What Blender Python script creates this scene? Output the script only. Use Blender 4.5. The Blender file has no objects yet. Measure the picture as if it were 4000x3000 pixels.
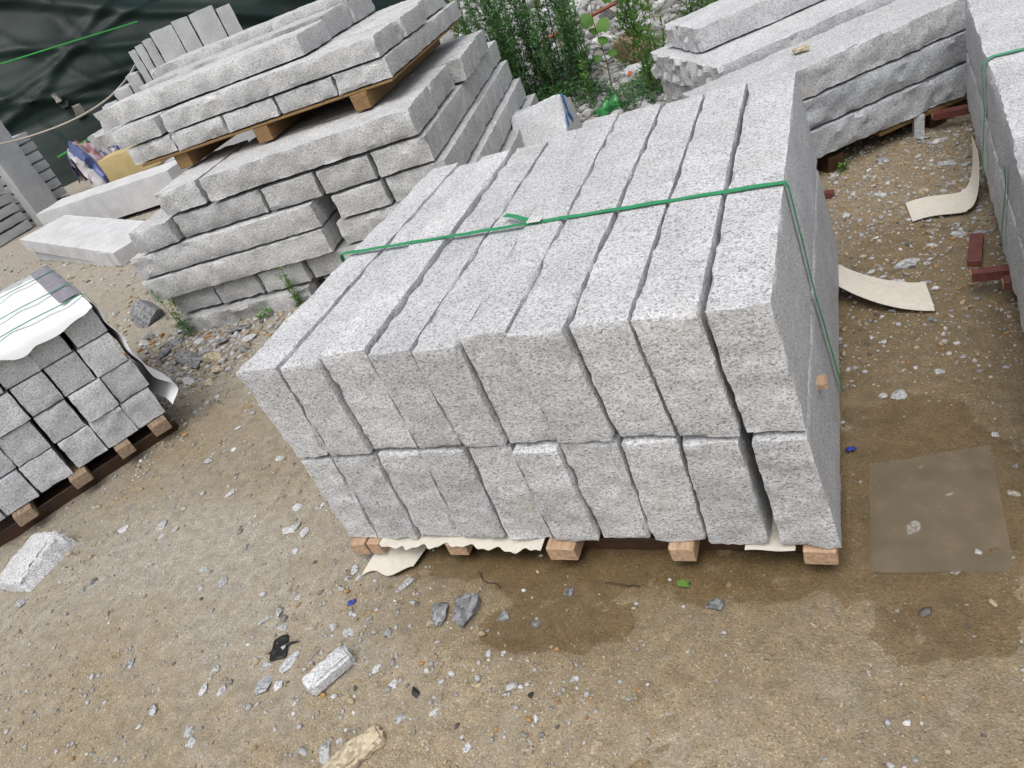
import bpy, math, random
import numpy as np
from mathutils import Matrix, Vector

# ------------------------------------------------------------------ camera, sky, sun, exposure
scn = bpy.context.scene
R_ = math.radians
cam_d = bpy.data.cameras.new('camera'); cam = bpy.data.objects.new('camera', cam_d)
scn.collection.objects.link(cam); scn.camera = cam
cam_d.sensor_fit = 'HORIZONTAL'; cam_d.sensor_width = 36.0; cam_d.lens = 26.461
cam_d.clip_start = .02; cam_d.clip_end = 600
right = (0.89033781, 0.30988263, -0.33357359); down = (-0.08043216, -0.61407240, -0.78514060); fwd = (-0.44813977, 0.72587040, -0.52180734)
CAM = (1.35982461, -1.0921804, 1.32457891)
cam.matrix_world = Matrix(((right[0], -down[0], -fwd[0], CAM[0]), (right[1], -down[1], -fwd[1], CAM[1]),
                           (right[2], -down[2], -fwd[2], CAM[2]), (0, 0, 0, 1)))
SUN_EL, SUN_AZ = R_(65), R_(172)          # azimuth: direction to the sun, from +Y towards +X
world = bpy.data.worlds.new('World'); scn.world = world; world.use_nodes = True
wn = world.node_tree.nodes; wl = world.node_tree.links
bg = wn['Background']; sky = wn.new('ShaderNodeTexSky'); sky.sky_type = 'NISHITA'; sky.sun_disc = False
sky.sun_elevation = SUN_EL; sky.sun_rotation = SUN_AZ; sky.air_density = 1.0; sky.dust_density = 6.0; sky.ozone_density = 1.0
hs = wn.new('ShaderNodeHueSaturation'); hs.inputs['Saturation'].default_value = .42
wl.new(sky.outputs[0], hs.inputs['Color']); wl.new(hs.outputs[0], bg.inputs[0]); bg.inputs[1].default_value = .15
sd = bpy.data.lights.new('sun', 'SUN'); sd.energy = .9; sd.angle = R_(60); sd.color = (1, .985, .96)
sun = bpy.data.objects.new('sun', sd); scn.collection.objects.link(sun)
dirv = Vector((math.sin(SUN_AZ) * math.cos(SUN_EL), math.cos(SUN_AZ) * math.cos(SUN_EL), math.sin(SUN_EL)))
sun.rotation_euler = (-dirv).to_track_quat('-Z', 'Y').to_euler()
vs = scn.view_settings; vs.view_transform = 'Standard'; vs.look = 'None'; vs.gamma = 1; vs.use_curve_mapping = False
vs.exposure = 0.18

# ------------------------------------------------------------------ helpers
COL = scn.collection
rng = np.random.default_rng(7)
random.seed(7)

def _hash(i, j, k, seed):
    h = (i.astype(np.uint64) * np.uint64(73856093)) ^ (j.astype(np.uint64) * np.uint64(19349663)) ^ (k.astype(np.uint64) * np.uint64(83492791)) ^ np.uint64((seed * 2654435761) % (2 ** 32))
    h = (h ^ (h >> np.uint64(13))) * np.uint64(1274126177) & np.uint64(0xffffffff)
    h = (h ^ (h >> np.uint64(16))) * np.uint64(2246822519) & np.uint64(0xffffffff)
    return ((h ^ (h >> np.uint64(15))) & np.uint64(0xffffff)).astype(float) / float(0xffffff)

def vn(P, freq, seed=0):
    """smooth value noise in -1..1"""
    Q = np.asarray(P, float) * freq + 1000.0
    I = np.floor(Q).astype(np.int64); F = Q - I; F = F * F * (3 - 2 * F)
    r = 0
    for a in (0, 1):
        for b in (0, 1):
            for c in (0, 1):
                w = (F[:, 0] if a else 1 - F[:, 0]) * (F[:, 1] if b else 1 - F[:, 1]) * (F[:, 2] if c else 1 - F[:, 2])
                r = r + w * _hash(I[:, 0] + a, I[:, 1] + b, I[:, 2] + c, seed)
    return r * 2 - 1

def fbm(P, freq, seed=0, octs=3):
    s = 0; a = 1; t = 0
    for o in range(octs):
        s = s + a * vn(P, freq * 2 ** o, seed + 17 * o); t += a; a *= .5
    return s / t

def mesh(name, V, F, smooth=None):
    me = bpy.data.meshes.new(name); me.from_pydata([tuple(v) for v in V], [], F)
    if smooth is not None:
        me.polygons.foreach_set('use_smooth', [True] * len(me.polygons)); me.set_sharp_from_angle(angle=R_(smooth))
    me.update(); return me

def mesh_np(name, V, F, smooth=None):
    V = np.ascontiguousarray(V, dtype=np.float32); F = np.ascontiguousarray(F, dtype=np.int32); n, k = F.shape
    me = bpy.data.meshes.new(name); me.vertices.add(len(V)); me.vertices.foreach_set('co', V.ravel())
    me.loops.add(n * k); me.loops.foreach_set('vertex_index', F.ravel())
    me.polygons.add(n); me.polygons.foreach_set('loop_start', np.arange(0, n * k, k, dtype=np.int32))
    me.polygons.foreach_set('loop_total', np.full(n, k, dtype=np.int32)) if False else None
    if smooth is not None: me.polygons.foreach_set('use_smooth', np.ones(n, dtype=bool))
    me.update(calc_edges=True); me.validate()
    if smooth is not None and smooth < 179: me.set_sharp_from_angle(angle=R_(smooth))
    return me

def link(name, me, mat=None, parent=None, loc=(0, 0, 0), rotz=0.0):
    o = bpy.data.objects.new(name, me); COL.objects.link(o); o.location = loc; o.rotation_euler = (0, 0, rotz)
    if mat is not None and me is not None: me.materials.append(mat)
    if parent is not None: o.parent = parent
    return o

def tag(o, label=None, cat=None, group=None, kind=None):
    if label: o['label'] = label
    if cat: o['category'] = cat
    if group: o['group'] = group
    if kind: o['kind'] = kind
    elif cat: o['kind'] = 'thing'
    return o

ORD = ['first', 'second', 'third', 'fourth', 'fifth', 'sixth', 'seventh', 'eighth', 'ninth', 'tenth', 'eleventh', 'twelfth']

class Frame:
    def __init__(s, x, y, yaw): s.x, s.y, s.yaw = x, y, yaw; s.c, s.s = math.cos(yaw), math.sin(yaw)
    def w(s, u, v, z): return (s.x + s.c * u - s.s * v, s.y + s.s * u + s.c * v, z)

_lat = {}
def lattice(nx, ny, nz):
    k = (nx, ny, nz)
    if k in _lat: return _lat[k]
    idx = {}; P = []
    def vid(i, j, l):
        t = (i, j, l)
        if t not in idx: idx[t] = len(P); P.append(t)
        return idx[t]
    F = []
    for i in range(nx):
        for j in range(ny):
            F.append((vid(i, j, 0), vid(i, j + 1, 0), vid(i + 1, j + 1, 0), vid(i + 1, j, 0)))
            F.append((vid(i, j, nz), vid(i + 1, j, nz), vid(i + 1, j + 1, nz), vid(i, j + 1, nz)))
    for i in range(nx):
        for l in range(nz):
            F.append((vid(i, 0, l), vid(i + 1, 0, l), vid(i + 1, 0, l + 1), vid(i, 0, l + 1)))
            F.append((vid(i, ny, l), vid(i, ny, l + 1), vid(i + 1, ny, l + 1), vid(i + 1, ny, l)))
    for j in range(ny):
        for l in range(nz):
            F.append((vid(0, j, l), vid(0, j, l + 1), vid(0, j + 1, l + 1), vid(0, j + 1, l)))
            F.append((vid(nx, j, l), vid(nx, j + 1, l), vid(nx, j + 1, l + 1), vid(nx, j, l + 1)))
    r = (np.array(P, float) / np.array([nx, ny, nz]), np.array(F)); _lat[k] = r; return r

def stone_mesh(C8, res, rough, seed, wear=.004, smooth=32, bulge=0.0):
    """hexahedron with split or sawn faces. C8: corners [x][y][z]; rough: amplitude for faces -x,+x,-y,+y,-z,+z"""
    C8 = np.array(C8, float).reshape(2, 2, 2, 3)
    ex = C8[1].mean((0, 1)) - C8[0].mean((0, 1)); ey = C8[:, 1].mean((0, 1)) - C8[:, 0].mean((0, 1)); ez = C8[:, :, 1].mean((0, 1)) - C8[:, :, 0].mean((0, 1))
    L = [np.linalg.norm(e) for e in (ex, ey, ez)]
    n = [max(3, int(round(l / res))) for l in L]
    T, F = lattice(*n)
    # pull the outer rows close to the arris so that edges stay crisp
    T = T.copy()
    s, t, r = T[:, 0:1], T[:, 1:2], T[:, 2:3]
    P = 0
    for a in (0, 1):
        for b in (0, 1):
            for c in (0, 1):
                P = P + (s if a else 1 - s) * (t if b else 1 - t) * (r if c else 1 - r) * C8[a, b, c]
    E = [ex / L[0], ey / L[1], ez / L[2]]
    off = np.array([seed * 3.17 % 50, seed * 7.31 % 50, seed * 1.93 % 50])
    Q = P + off
    D = np.zeros_like(P); cnt = np.zeros(len(P))
    inw = np.zeros_like(P)
    for ax in range(3):
        for sd_ in (0, 1):
            m = np.abs(T[:, ax] - sd_) < 1e-6
            amp = rough[ax * 2 + sd_]
            nrm = E[ax] * (1 if sd_ else -1)
            if amp > 0:
                n1 = fbm(Q[m], 7, seed + ax * 5 + sd_, 2); n2 = vn(Q[m], 26, seed + 3 + ax); n3 = vn(Q[m], 60, seed + 9 + ax)
                n4 = vn(Q[m], 115, seed + 14 + ax); k = amp * ((.22 * n1 + .24 * n2 + .40 * n3 + .42 * n4 - .25) if ax == 0 else (.55 * n1 + .38 * n2 + .30 * n3 + .26 * n4 - .5))
                if amp > .0065 and ax != 0: k = k + amp * .55 * (np.round(n1 * 3.2 + .5 * n2) / 3.2 - n1)
                if bulge:
                    o1, o2 = [a for a in range(3) if a != ax]
                    k = k + amp * bulge * (16 * T[m][:, o1] * (1 - T[m][:, o1]) * T[m][:, o2] * (1 - T[m][:, o2]) - .6)
                D[m] += nrm * k[:, None]
            cnt[m] += 1; inw[m] -= nrm
    e = cnt >= 2
    if e.any() and wear > 0:
        w = wear * (.3 + .35 * np.abs(vn(Q[e], 90, seed + 41)) + np.clip(vn(Q[e], 18, seed + 31), -.35, 1) * .9 + 1.6 * np.clip(vn(Q[e], 9, seed + 37) - .45, 0, 1))
        D[e] += inw[e] * np.clip(w, 0, None)[:, None]
    me = mesh_np('stone', P + D, F, smooth)
    ar = np.where(e, np.clip(.45 + .9 * vn(Q, 22, seed + 51), 0, 1), 0.0); at = me.attributes.new('arris', 'FLOAT', 'POINT'); at.data.foreach_set('value', ar.astype(np.float32))
    return me

def block(fr, name, u0, u1, v0, v1, z0, z1, mat, label, group, rough=(.005,) * 6, res=.03, wear=.004, cat='stone block', dyaw=0, tilt=None, C8=None, bulge=0, smooth=32, parent=None):
    block.n += 1; seed = block.n * 13 + 5
    uc, vc = (u0 + u1) / 2, (v0 + v1) / 2
    if C8 is None:
        C8 = [[[(a - uc, b - vc, c - z0) for c in (z0, z1)] for b in (v0, v1)] for a in (u0, u1)]
    else:
        C8 = (np.array(C8, float).reshape(8, 3) - np.array([uc, vc, z0]))
    me = stone_mesh(C8, res, rough, seed, wear, smooth, bulge)
    o = link(name, me, mat, None, fr.w(uc, vc, z0), fr.yaw + dyaw)
    if tilt: o.rotation_euler = (tilt[0], tilt[1], fr.yaw + dyaw)
    return tag(o, label, cat, group)
block.n = 0

def box_mesh(a, b, bev=.0, seed=0, jag=0.0):
    """axis box a..b with small chamfer"""
    a = np.array(a, float); b = np.array(b, float); V = []; F = []
    c = bev
    if c <= 0:
        V = [(x, y, z) for x in (a[0], b[0]) for y in (a[1], b[1]) for z in (a[2], b[2])]
        F = [(0, 1, 3, 2), (4, 6, 7, 5), (0, 4, 5, 1), (2, 3, 7, 6), (0, 2, 6, 4), (1, 5, 7, 3)]
        return V, F
    import bmesh
    bm = bmesh.new(); bmesh.ops.create_cube(bm, size=1)
    for v in bm.verts: v.co = Vector([(a[i] + b[i]) / 2 + v.co[i] * (b[i] - a[i]) for i in range(3)])
    bmesh.ops.bevel(bm, geom=list(bm.edges), offset=c, segments=1, affect='EDGES')
    if jag:
        r = random.Random(seed)
        for v in bm.verts: v.co += Vector((r.uniform(-jag, jag), r.uniform(-jag, jag), r.uniform(-jag, jag) * .4))
    V = [tuple(v.co) for v in bm.verts]; bm.verts.index_update(); F = [tuple(v.index for v in f.verts) for f in bm.faces]
    bm.free(); return V, F

def tube(pts, rad, n=6):
    V = []; F = []
    pts = [Vector(p) for p in pts]
    for i, p in enumerate(pts):
        d = (pts[min(i + 1, len(pts) - 1)] - pts[max(i - 1, 0)]).normalized()
        a = d.cross(Vector((0, 0, 1)) if abs(d.z) < .9 else Vector((1, 0, 0))).normalized(); b = d.cross(a)
        rr = rad[i] if isinstance(rad, (list, tuple)) else rad
        for k in range(n):
            t = 2 * math.pi * k / n; V.append(tuple(p + (a * math.cos(t) + b * math.sin(t)) * rr))
        if i:
            for k in range(n):
                F.append(((i - 1) * n + k, (i - 1) * n + (k + 1) % n, i * n + (k + 1) % n, i * n + k))
    F.append(tuple(range(n - 1, -1, -1))); F.append(tuple(range((len(pts) - 1) * n, len(pts) * n)))
    return V, F

def ribbon(pts, wdirs, width, thick=.0012):
    """flat band through pts; wdirs: width direction per point; real thickness"""
    V = []; F = []
    P = [Vector(p) for p in pts]; N = len(P)
    for i in range(N):
        d = (P[min(i + 1, N - 1)] - P[max(i - 1, 0)]).normalized(); w = Vector(wdirs[i]).normalized(); nrm = w.cross(d).normalized() * thick
        for q in (P[i] - w * width / 2 - nrm / 2, P[i] + w * width / 2 - nrm / 2, P[i] + w * width / 2 + nrm / 2, P[i] - w * width / 2 + nrm / 2): V.append(tuple(q))
        if i:
            b = (i - 1) * 4; c = i * 4
            for k in range(4): F.append((b + k, b + (k + 1) % 4, c + (k + 1) % 4, c + k))
    F.append((3, 2, 1, 0)); F.append(tuple(range((N - 1) * 4, N * 4)))
    return V, F

def sheet(fn, nu, nv, thick=.0015):
    """closed thin sheet from fn(s,t)->(x,y,z)"""
    A = np.array([[fn(i / nu, j / nv) for j in range(nv + 1)] for i in range(nu + 1)], float)
    du = np.gradient(A, axis=0); dv = np.gradient(A, axis=1); N = np.cross(du, dv); N /= (np.linalg.norm(N, axis=2, keepdims=True) + 1e-12)
    top = A + N * thick / 2; bot = A - N * thick / 2
    V = np.concatenate([top.reshape(-1, 3), bot.reshape(-1, 3)]); n = (nu + 1) * (nv + 1); F = []
    id_ = lambda i, j: i * (nv + 1) + j
    for i in range(nu):
        for j in range(nv):
            F.append((id_(i, j), id_(i + 1, j), id_(i + 1, j + 1), id_(i, j + 1)))
            F.append((n + id_(i, j), n + id_(i, j + 1), n + id_(i + 1, j + 1), n + id_(i + 1, j)))
    for i in range(nu):
        F.append((id_(i, 0), n + id_(i, 0), n + id_(i + 1, 0), id_(i + 1, 0))); F.append((id_(i, nv), id_(i + 1, nv), n + id_(i + 1, nv), n + id_(i, nv)))
    for j in range(nv):
        F.append((id_(0, j), id_(0, j + 1), n + id_(0, j + 1), n + id_(0, j))); F.append((id_(nu, j), n + id_(nu, j), n + id_(nu, j + 1), id_(nu, j + 1)))
    return V, np.array(F)

# ------------------------------------------------------------------ materials
def new_mat(name):
    m = bpy.data.materials.new(name); m.use_nodes = True
    nt = m.node_tree; return m, nt.nodes, nt.links, nt.nodes['Principled BSDF']

def N_(nodes, t, **kw):
    n = nodes.new(t)
    for k, v in kw.items():
        if k in n.inputs.keys() if hasattr(n.inputs, 'keys') else False: n.inputs[k].default_value = v
        else: setattr(n, k, v)
    return n

def ramp(nodes, stops, interp='LINEAR'):
    r = nodes.new('ShaderNodeValToRGB'); r.color_ramp.interpolation = interp
    e = r.color_ramp.elements
    while len(e) < len(stops): e.new(.5)
    for el, (p, c) in zip(e, stops): el.position = p; el.color = (c, c, c, 1) if isinstance(c, (int, float)) else (*c, 1)
    return r

def mixc(nodes, links, f, a, b, mode='MIX'):
    m = nodes.new('ShaderNodeMix'); m.data_type = 'RGBA'; m.blend_type = mode
    for s, v in ((m.inputs[0], f), (m.inputs[6], a), (m.inputs[7], b)):
        if hasattr(v, 'is_linked') or hasattr(v, 'links'): links.new(v, s)
        elif isinstance(v, (int, float)): s.default_value = v if s.type == 'VALUE' else (v, v, v, 1)
        else: s.default_value = (*v, 1)
    return m.outputs[2]

def coords(nodes, links, scale=(1, 1, 1)):
    tc = nodes.new('ShaderNodeTexCoord'); oi = nodes.new('ShaderNodeObjectInfo')
    mul = nodes.new('ShaderNodeMath'); mul.operation = 'MULTIPLY'; mul.inputs[1].default_value = 37.0; links.new(oi.outputs['Random'], mul.inputs[0])
    add = nodes.new('ShaderNodeVectorMath'); add.operation = 'ADD'; links.new(tc.outputs['Object'], add.inputs[0]); links.new(mul.outputs[0], add.inputs[1])
    mp = nodes.new('ShaderNodeMapping'); mp.inputs['Scale'].default_value = scale; links.new(add.outputs[0], mp.inputs[0])
    return mp.outputs[0], add.outputs[0], oi

def granite(name, light=.60, mid=.40, dark=.11, tint=(1, 1, 1), grain=400, streak=(.7, .7, 1), stain=.5, bump=.5, contrast=1.0):
    m, nd, lk, b = new_mat(name)
    sv, ov, oi = coords(nd, lk, streak)
    v1 = nd.new('ShaderNodeTexVoronoi'); v1.inputs['Scale'].default_value = grain; lk.new(sv, v1.inputs['Vector'])
    sep = nd.new('ShaderNodeSeparateColor'); lk.new(v1.outputs['Color'], sep.inputs[0])
    T = lambda c: tuple(c * t for t in tint)
    r1 = ramp(nd, [(0, T(dark)), (.13, T(dark * 1.6)), (.22, T(mid * .8)), (.5, T(mid)), (.62, T(light * .95)), (1, T(light * 1.12))]); lk.new(sep.outputs[0], r1.inputs[0])
    # coarser feldspar clots and biotite flecks
    n1 = nd.new('ShaderNodeTexNoise'); n1.inputs['Scale'].default_value = grain * .5; n1.inputs['Detail'].default_value = 3; lk.new(sv, n1.inputs['Vector'])
    rl = ramp(nd, [(.55, 0), (.68, 1)]); lk.new(n1.outputs[0], rl.inputs[0])
    c1 = mixc(nd, lk, rl.outputs[0], r1.outputs[0], T(light * 1.15))
    fz = nd.new('ShaderNodeMath'); fz.operation = 'MULTIPLY'; fz.inputs[1].default_value = .6
    lk.new(rl.outputs[0], fz.inputs[0]); lk.new(fz.outputs[0], c1.node.inputs[0])
    n2 = nd.new('ShaderNodeTexNoise'); n2.inputs['Scale'].default_value = grain * .95; n2.inputs['Detail'].default_value = 2; lk.new(ov, n2.inputs['Vector'])
    rd = ramp(nd, [(.30, 1), (.38, 0)]); lk.new(n2.outputs[0], rd.inputs[0])
    c2 = mixc(nd, lk, rd.outputs[0], c1, T(dark * 1.2)); fd = nd.new('ShaderNodeMath'); fd.operation = 'MULTIPLY'; fd.inputs[1].default_value = .48 * contrast
    lk.new(rd.outputs[0], fd.inputs[0]); lk.new(fd.outputs[0], c2.node.inputs[0])
    # slow tone drift and rare rust stains
    n3 = nd.new('ShaderNodeTexNoise'); n3.inputs['Scale'].default_value = 7; n3.inputs['Detail'].default_value = 4; lk.new(ov, n3.inputs['Vector'])
    rt = ramp(nd, [(.3, .86), (.7, 1.08)]); lk.new(n3.outputs[0], rt.inputs[0])
    c3 = mixc(nd, lk, 1.0, c2, rt.outputs[0], 'MULTIPLY')
    n4 = nd.new('ShaderNodeTexNoise'); n4.inputs['Scale'].default_value = 4.5; n4.inputs['Detail'].default_value = 5; n4.inputs['Roughness'].default_value = .65; lk.new(ov, n4.inputs['Vector'])
    rs = ramp(nd, [(.62, 0), (.78, stain)]); lk.new(n4.outputs[0], rs.inputs[0])
    c4 = mixc(nd, lk, rs.outputs[0], c3, (.36, .29, .17)); 
    aa = nd.new('ShaderNodeAttribute'); aa.attribute_name = 'arris'; am = nd.new('ShaderNodeMath'); am.operation = 'POWER'; lk.new(aa.outputs['Fac'], am.inputs[0]); am.inputs[1].default_value = 2.2
    an = nd.new('ShaderNodeMath'); an.operation = 'MULTIPLY'; lk.new(am.outputs[0], an.inputs[0]); an.inputs[1].default_value = .55
    c4 = mixc(nd, lk, an.outputs[0], c4, T(min(.8, light * 1.22)))
    mv = nd.new('ShaderNodeMapRange'); mv.inputs[3].default_value = .88; mv.inputs[4].default_value = 1.06; lk.new(oi.outputs['Random'], mv.inputs[0])
    c5 = mixc(nd, lk, 1.0, c4, mv.outputs[0], 'MULTIPLY')
    lk.new(c5, b.inputs['Base Color']); b.inputs['Roughness'].default_value = .82; b.inputs['Specular IOR Level'].default_value = .25
    nb = nd.new('ShaderNodeTexNoise'); nb.inputs['Scale'].default_value = 120; nb.inputs['Detail'].default_value = 4; lk.new(ov, nb.inputs['Vector'])
    bp = nd.new('ShaderNodeBump'); bp.inputs['Strength'].default_value = bump; bp.inputs['Distance'].default_value = .004; lk.new(nb.outputs[0], bp.inputs['Height']); lk.new(bp.outputs[0], b.inputs['Normal'])
    return m

G_CEN = granite('granite_pale', .56, .48, .20, (.985, 1, 1.02))
G_OLD = granite('granite_weathered', .57, .48, .20, (.99, 1, 1.0), stain=.6, bump=1.0)
G_SQ = granite('granite_grey', .63, .54, .25, (.965, 1, 1.035), stain=.3)
G_BLUE = granite('granite_blue_grey', .48, .41, .19, (.95, 1, 1.05), stain=.15, bump=.8)
G_SAWN = granite('granite_sawn', .58, .52, .38, (.99, 1, 1.01), stain=.06, bump=.08, contrast=.2)
G_SLAB = granite('granite_slab', .48, .42, .28, (.97, 1, 1.03), stain=.1, bump=.2, contrast=.4)
G_RUB = granite('granite_rubble', .48, .39, .19, (1, 1, .99), grain=120, stain=.5, bump=.8)
G_TAN = granite('sandstone_tan', .46, .36, .2, (1.12, .95, .68), grain=160, stain=.6)
G_BROWN = granite('stone_brown', .33, .26, .14, (1.2, .95, .62), grain=60, stain=.8, bump=.9)
G_DARK = granite('stone_dark_grey', .26, .19, .08, (.97, 1, 1.03), grain=140, stain=.35, bump=.8)

def plain(name, col, rough=.6, noise=.15, scale=30, spec=.4, bump=0.0, stretch=(1, 1, 1), trans=None):
    m, nd, lk, b = new_mat(name)
    sv, ov, oi = coords(nd, lk, stretch)
    n = nd.new('ShaderNodeTexNoise'); n.inputs['Scale'].default_value = scale; n.inputs['Detail'].default_value = 5; lk.new(sv, n.inputs['Vector'])
    r = ramp(nd, [(.25, tuple(c * (1 - noise) for c in col)), (.75, tuple(min(1, c * (1 + noise)) for c in col))]); lk.new(n.outputs[0], r.inputs[0])
    lk.new(r.outputs[0], b.inputs['Base Color']); b.inputs['Roughness'].default_value = rough; b.inputs['Specular IOR Level'].default_value = spec
    if bump:
        bp = nd.new('ShaderNodeBump'); bp.inputs['Strength'].default_value = bump; bp.inputs['Distance'].default_value = .003; lk.new(n.outputs[0], bp.inputs['Height']); lk.new(bp.outputs[0], b.inputs['Normal'])
    return m

WOOD = plain('wood_batten', (.40, .275, .18), .75, .35, 14, .2, .4, (8, .6, 8))
WOODT = plain('wood_beam', (.23, .145, .068), .75, .3, 14, .2, .4, (8, .8, 8))
WOODG = plain('wood_weathered', (.27, .20, .14), .8, .35, 14, .2, .4, (8, .6, 8))
PLYD = plain('plywood_wet', (.05, .025, .015), .3, .4, 20, .5)
RED = plain('red_film_plywood', (.13, .042, .034), .45, .35, 40, .4, .2)
PLYE = plain('plywood_edge', (.30, .18, .08), .8, .4, 60, .2)
STRAP = plain('green_strap', (.020, .235, .09), .5, .12, 60, .5)
STRAPD = plain('green_strap_pale', (.06, .27, .14), .5, .12, 60, .5)
FELT = plain('cream_felt', (.58, .55, .48), .9, .08, 60, .1, .3)
WRAP = plain('white_plastic', (.84, .85, .87), .4, .03, 8, .4, .1)
WRAPG = plain('grey_felt', (.22, .215, .245), .8, .2, 30, .2)
CLIP = plain('strap_seal', (.62, .63, .62), .35, .1, 60, .6)
TARPM = plain('dark_tarp', (.006, .017, .014), .42, .3, 1.2, .2)
CABLE = plain('beige_cable', (.36, .33, .28), .6, .1)
ROPE = plain('green_rope', (.03, .30, .05), .6, .15)
RUST = plain('rusty_steel', (.22, .06, .03), .7, .3, 50)
BLACK = plain('black_scrap', (.012, .012, .012), .5, .4, 80)
BLUEP = plain('blue_plastic', (.03, .05, .32), .4, .15)
ORANGE = plain('orange_scrap', (.5, .10, .03), .6, .2)
BARK = plain('rotten_wood', (.36, .17, .06), .85, .35, 20)
GREENBAG = plain('green_plastic_bag', (.03, .17, .045), .3, .3, 12, .6)
SILVER = plain('grey_scrap', (.20, .19, .175), .5, .3, 30)

def leaf_mat(name, a, b_):
    m, nd, lk, b = new_mat(name)
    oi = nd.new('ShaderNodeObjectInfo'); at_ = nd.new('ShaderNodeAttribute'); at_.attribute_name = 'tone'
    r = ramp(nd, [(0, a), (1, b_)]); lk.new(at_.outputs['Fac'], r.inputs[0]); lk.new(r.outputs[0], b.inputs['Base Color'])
    b.inputs['Roughness'].default_value = .55; b.inputs['Specular IOR Level'].default_value = .3
    tr = nd.new('ShaderNodeBsdfTranslucent'); lk.new(r.outputs[0], tr.inputs[0]); mx = nd.new('ShaderNodeMixShader'); mx.inputs[0].default_value = .3
    lk.new(b.outputs[0], mx.inputs[1]); lk.new(tr.outputs[0], mx.inputs[2]); lk.new(mx.outputs[0], nd['Material Output'].inputs[0])
    return m
LEAF_D = leaf_mat('weed_dark_green', (.035, .10, .033), (.12, .26, .08))
LEAF_B = leaf_mat('weed_bright_green', (.07, .18, .03), (.17, .33, .06))
STEM = plain('weed_stem', (.07, .085, .035), .7, .3)
# ------------------------------------------------------------------ ground
def lines(lo, hi, step, far, grow=1.22):
    a = list(np.arange(lo, hi + step * .5, step)); s = step
    while a[-1] < far: s *= grow; a.append(a[-1] + s)
    s = step; f = []
    x = lo
    while x > -far: s *= grow; x -= s; f.append(x)
    return np.array(f[::-1] + a)
GX, GY = lines(-2.7, 1.95, .018, 260), lines(-.85, 2.7, .018, 260)

def ell(x, y, cx, cy, rx, ry, rot=0.0):
    c, s = math.cos(rot), math.sin(rot); dx, dy = x - cx, y - cy
    return ((c * dx + s * dy) / rx) ** 2 + ((-s * dx + c * dy) / ry) ** 2

def puddle_depth(x, y):
    P = np.stack([x, y, 0 * x], 1)
    wob = .35 * fbm(P, 5, 3, 3)
    d = 0
    for e in (ell(x, y, .72, .02, .62, .22), ell(x, y, 1.40, .12, .27, .40), ell(x, y, .95, .0, .55, .17), ell(x, y, .62, -.17, .30, .10, .15)):
        d = np.maximum(d, np.clip((1.3 - e - wob) * .75, 0, 1))
    return d

def ground_h(x, y):
    x = np.asarray(x, float).ravel(); y = np.asarray(y, float).ravel()
    P = np.stack([x, y, 0 * x], 1)
    h = .007 * fbm(P, 2.2, 11, 3) + .0035 * fbm(P, 16, 12, 2) + .0018 * vn(P, 45, 15)
    far = np.clip((np.hypot(x + .3, y - .8) - 2.4) / 3, 0, 1)
    h = h + far * .03 * fbm(P, 1.3, 14, 3)
    # rubble bank behind the stacks
    bank = np.clip((y - 4.6) / 4, 0, 1) * np.clip((x + 4.5) / 2, 0, 1) * np.clip((6 - x) / 3, 0, 1)
    h = h + bank * .5
    return h - .011 * puddle_depth(x, y) - .002

gx, gy = np.meshgrid(GX, GY, indexing='ij'); fx, fy = gx.ravel(), gy.ravel()
gz = ground_h(fx, fy); nx_, ny_ = len(GX), len(GY)
I = np.arange((nx_ - 1) * (ny_ - 1)); a_ = (I // (ny_ - 1)) * ny_ + I % (ny_ - 1)
gme = mesh_np('ground', np.stack([fx, fy, gz], 1), np.stack([a_, a_ + ny_, a_ + ny_ + 1, a_ + 1], 1), 180)
P3 = np.stack([fx, fy, 0 * fx], 1)
wet = np.clip(puddle_depth(fx, fy) * 1.2, 0, 1)
for (cx, cy, rx, ry, k) in ((1.45, .9, .32, .75, .95), (1.4, 1.7, .35, .7, .45), (.9, -.12, .75, .22, .55), (1.5, -.2, .4, .3, .55), (-.9, .55, .5, .35, .35), (-1.5, .35, .5, .5, .3), (.75, .6, .6, .7, .9)):
    wet = np.maximum(wet, k * np.clip(1.5 - ell(fx, fy, cx, cy, rx, ry) + .5 * fbm(P3, 4, 33, 3), 0, 1))
dust = np.clip(.45 + .9 * fbm(P3, 1.6, 40, 3) + np.clip((-.6 - fx) * .45, -.5, .5) + np.clip((fy - 2.8) * 1.5, 0, 1), 0, 1)
for nm, arr in (('wet', wet), ('dust', dust)):
    at = gme.attributes.new(nm, 'FLOAT', 'POINT'); at.data.foreach_set('value', arr.astype(np.float32))

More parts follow.
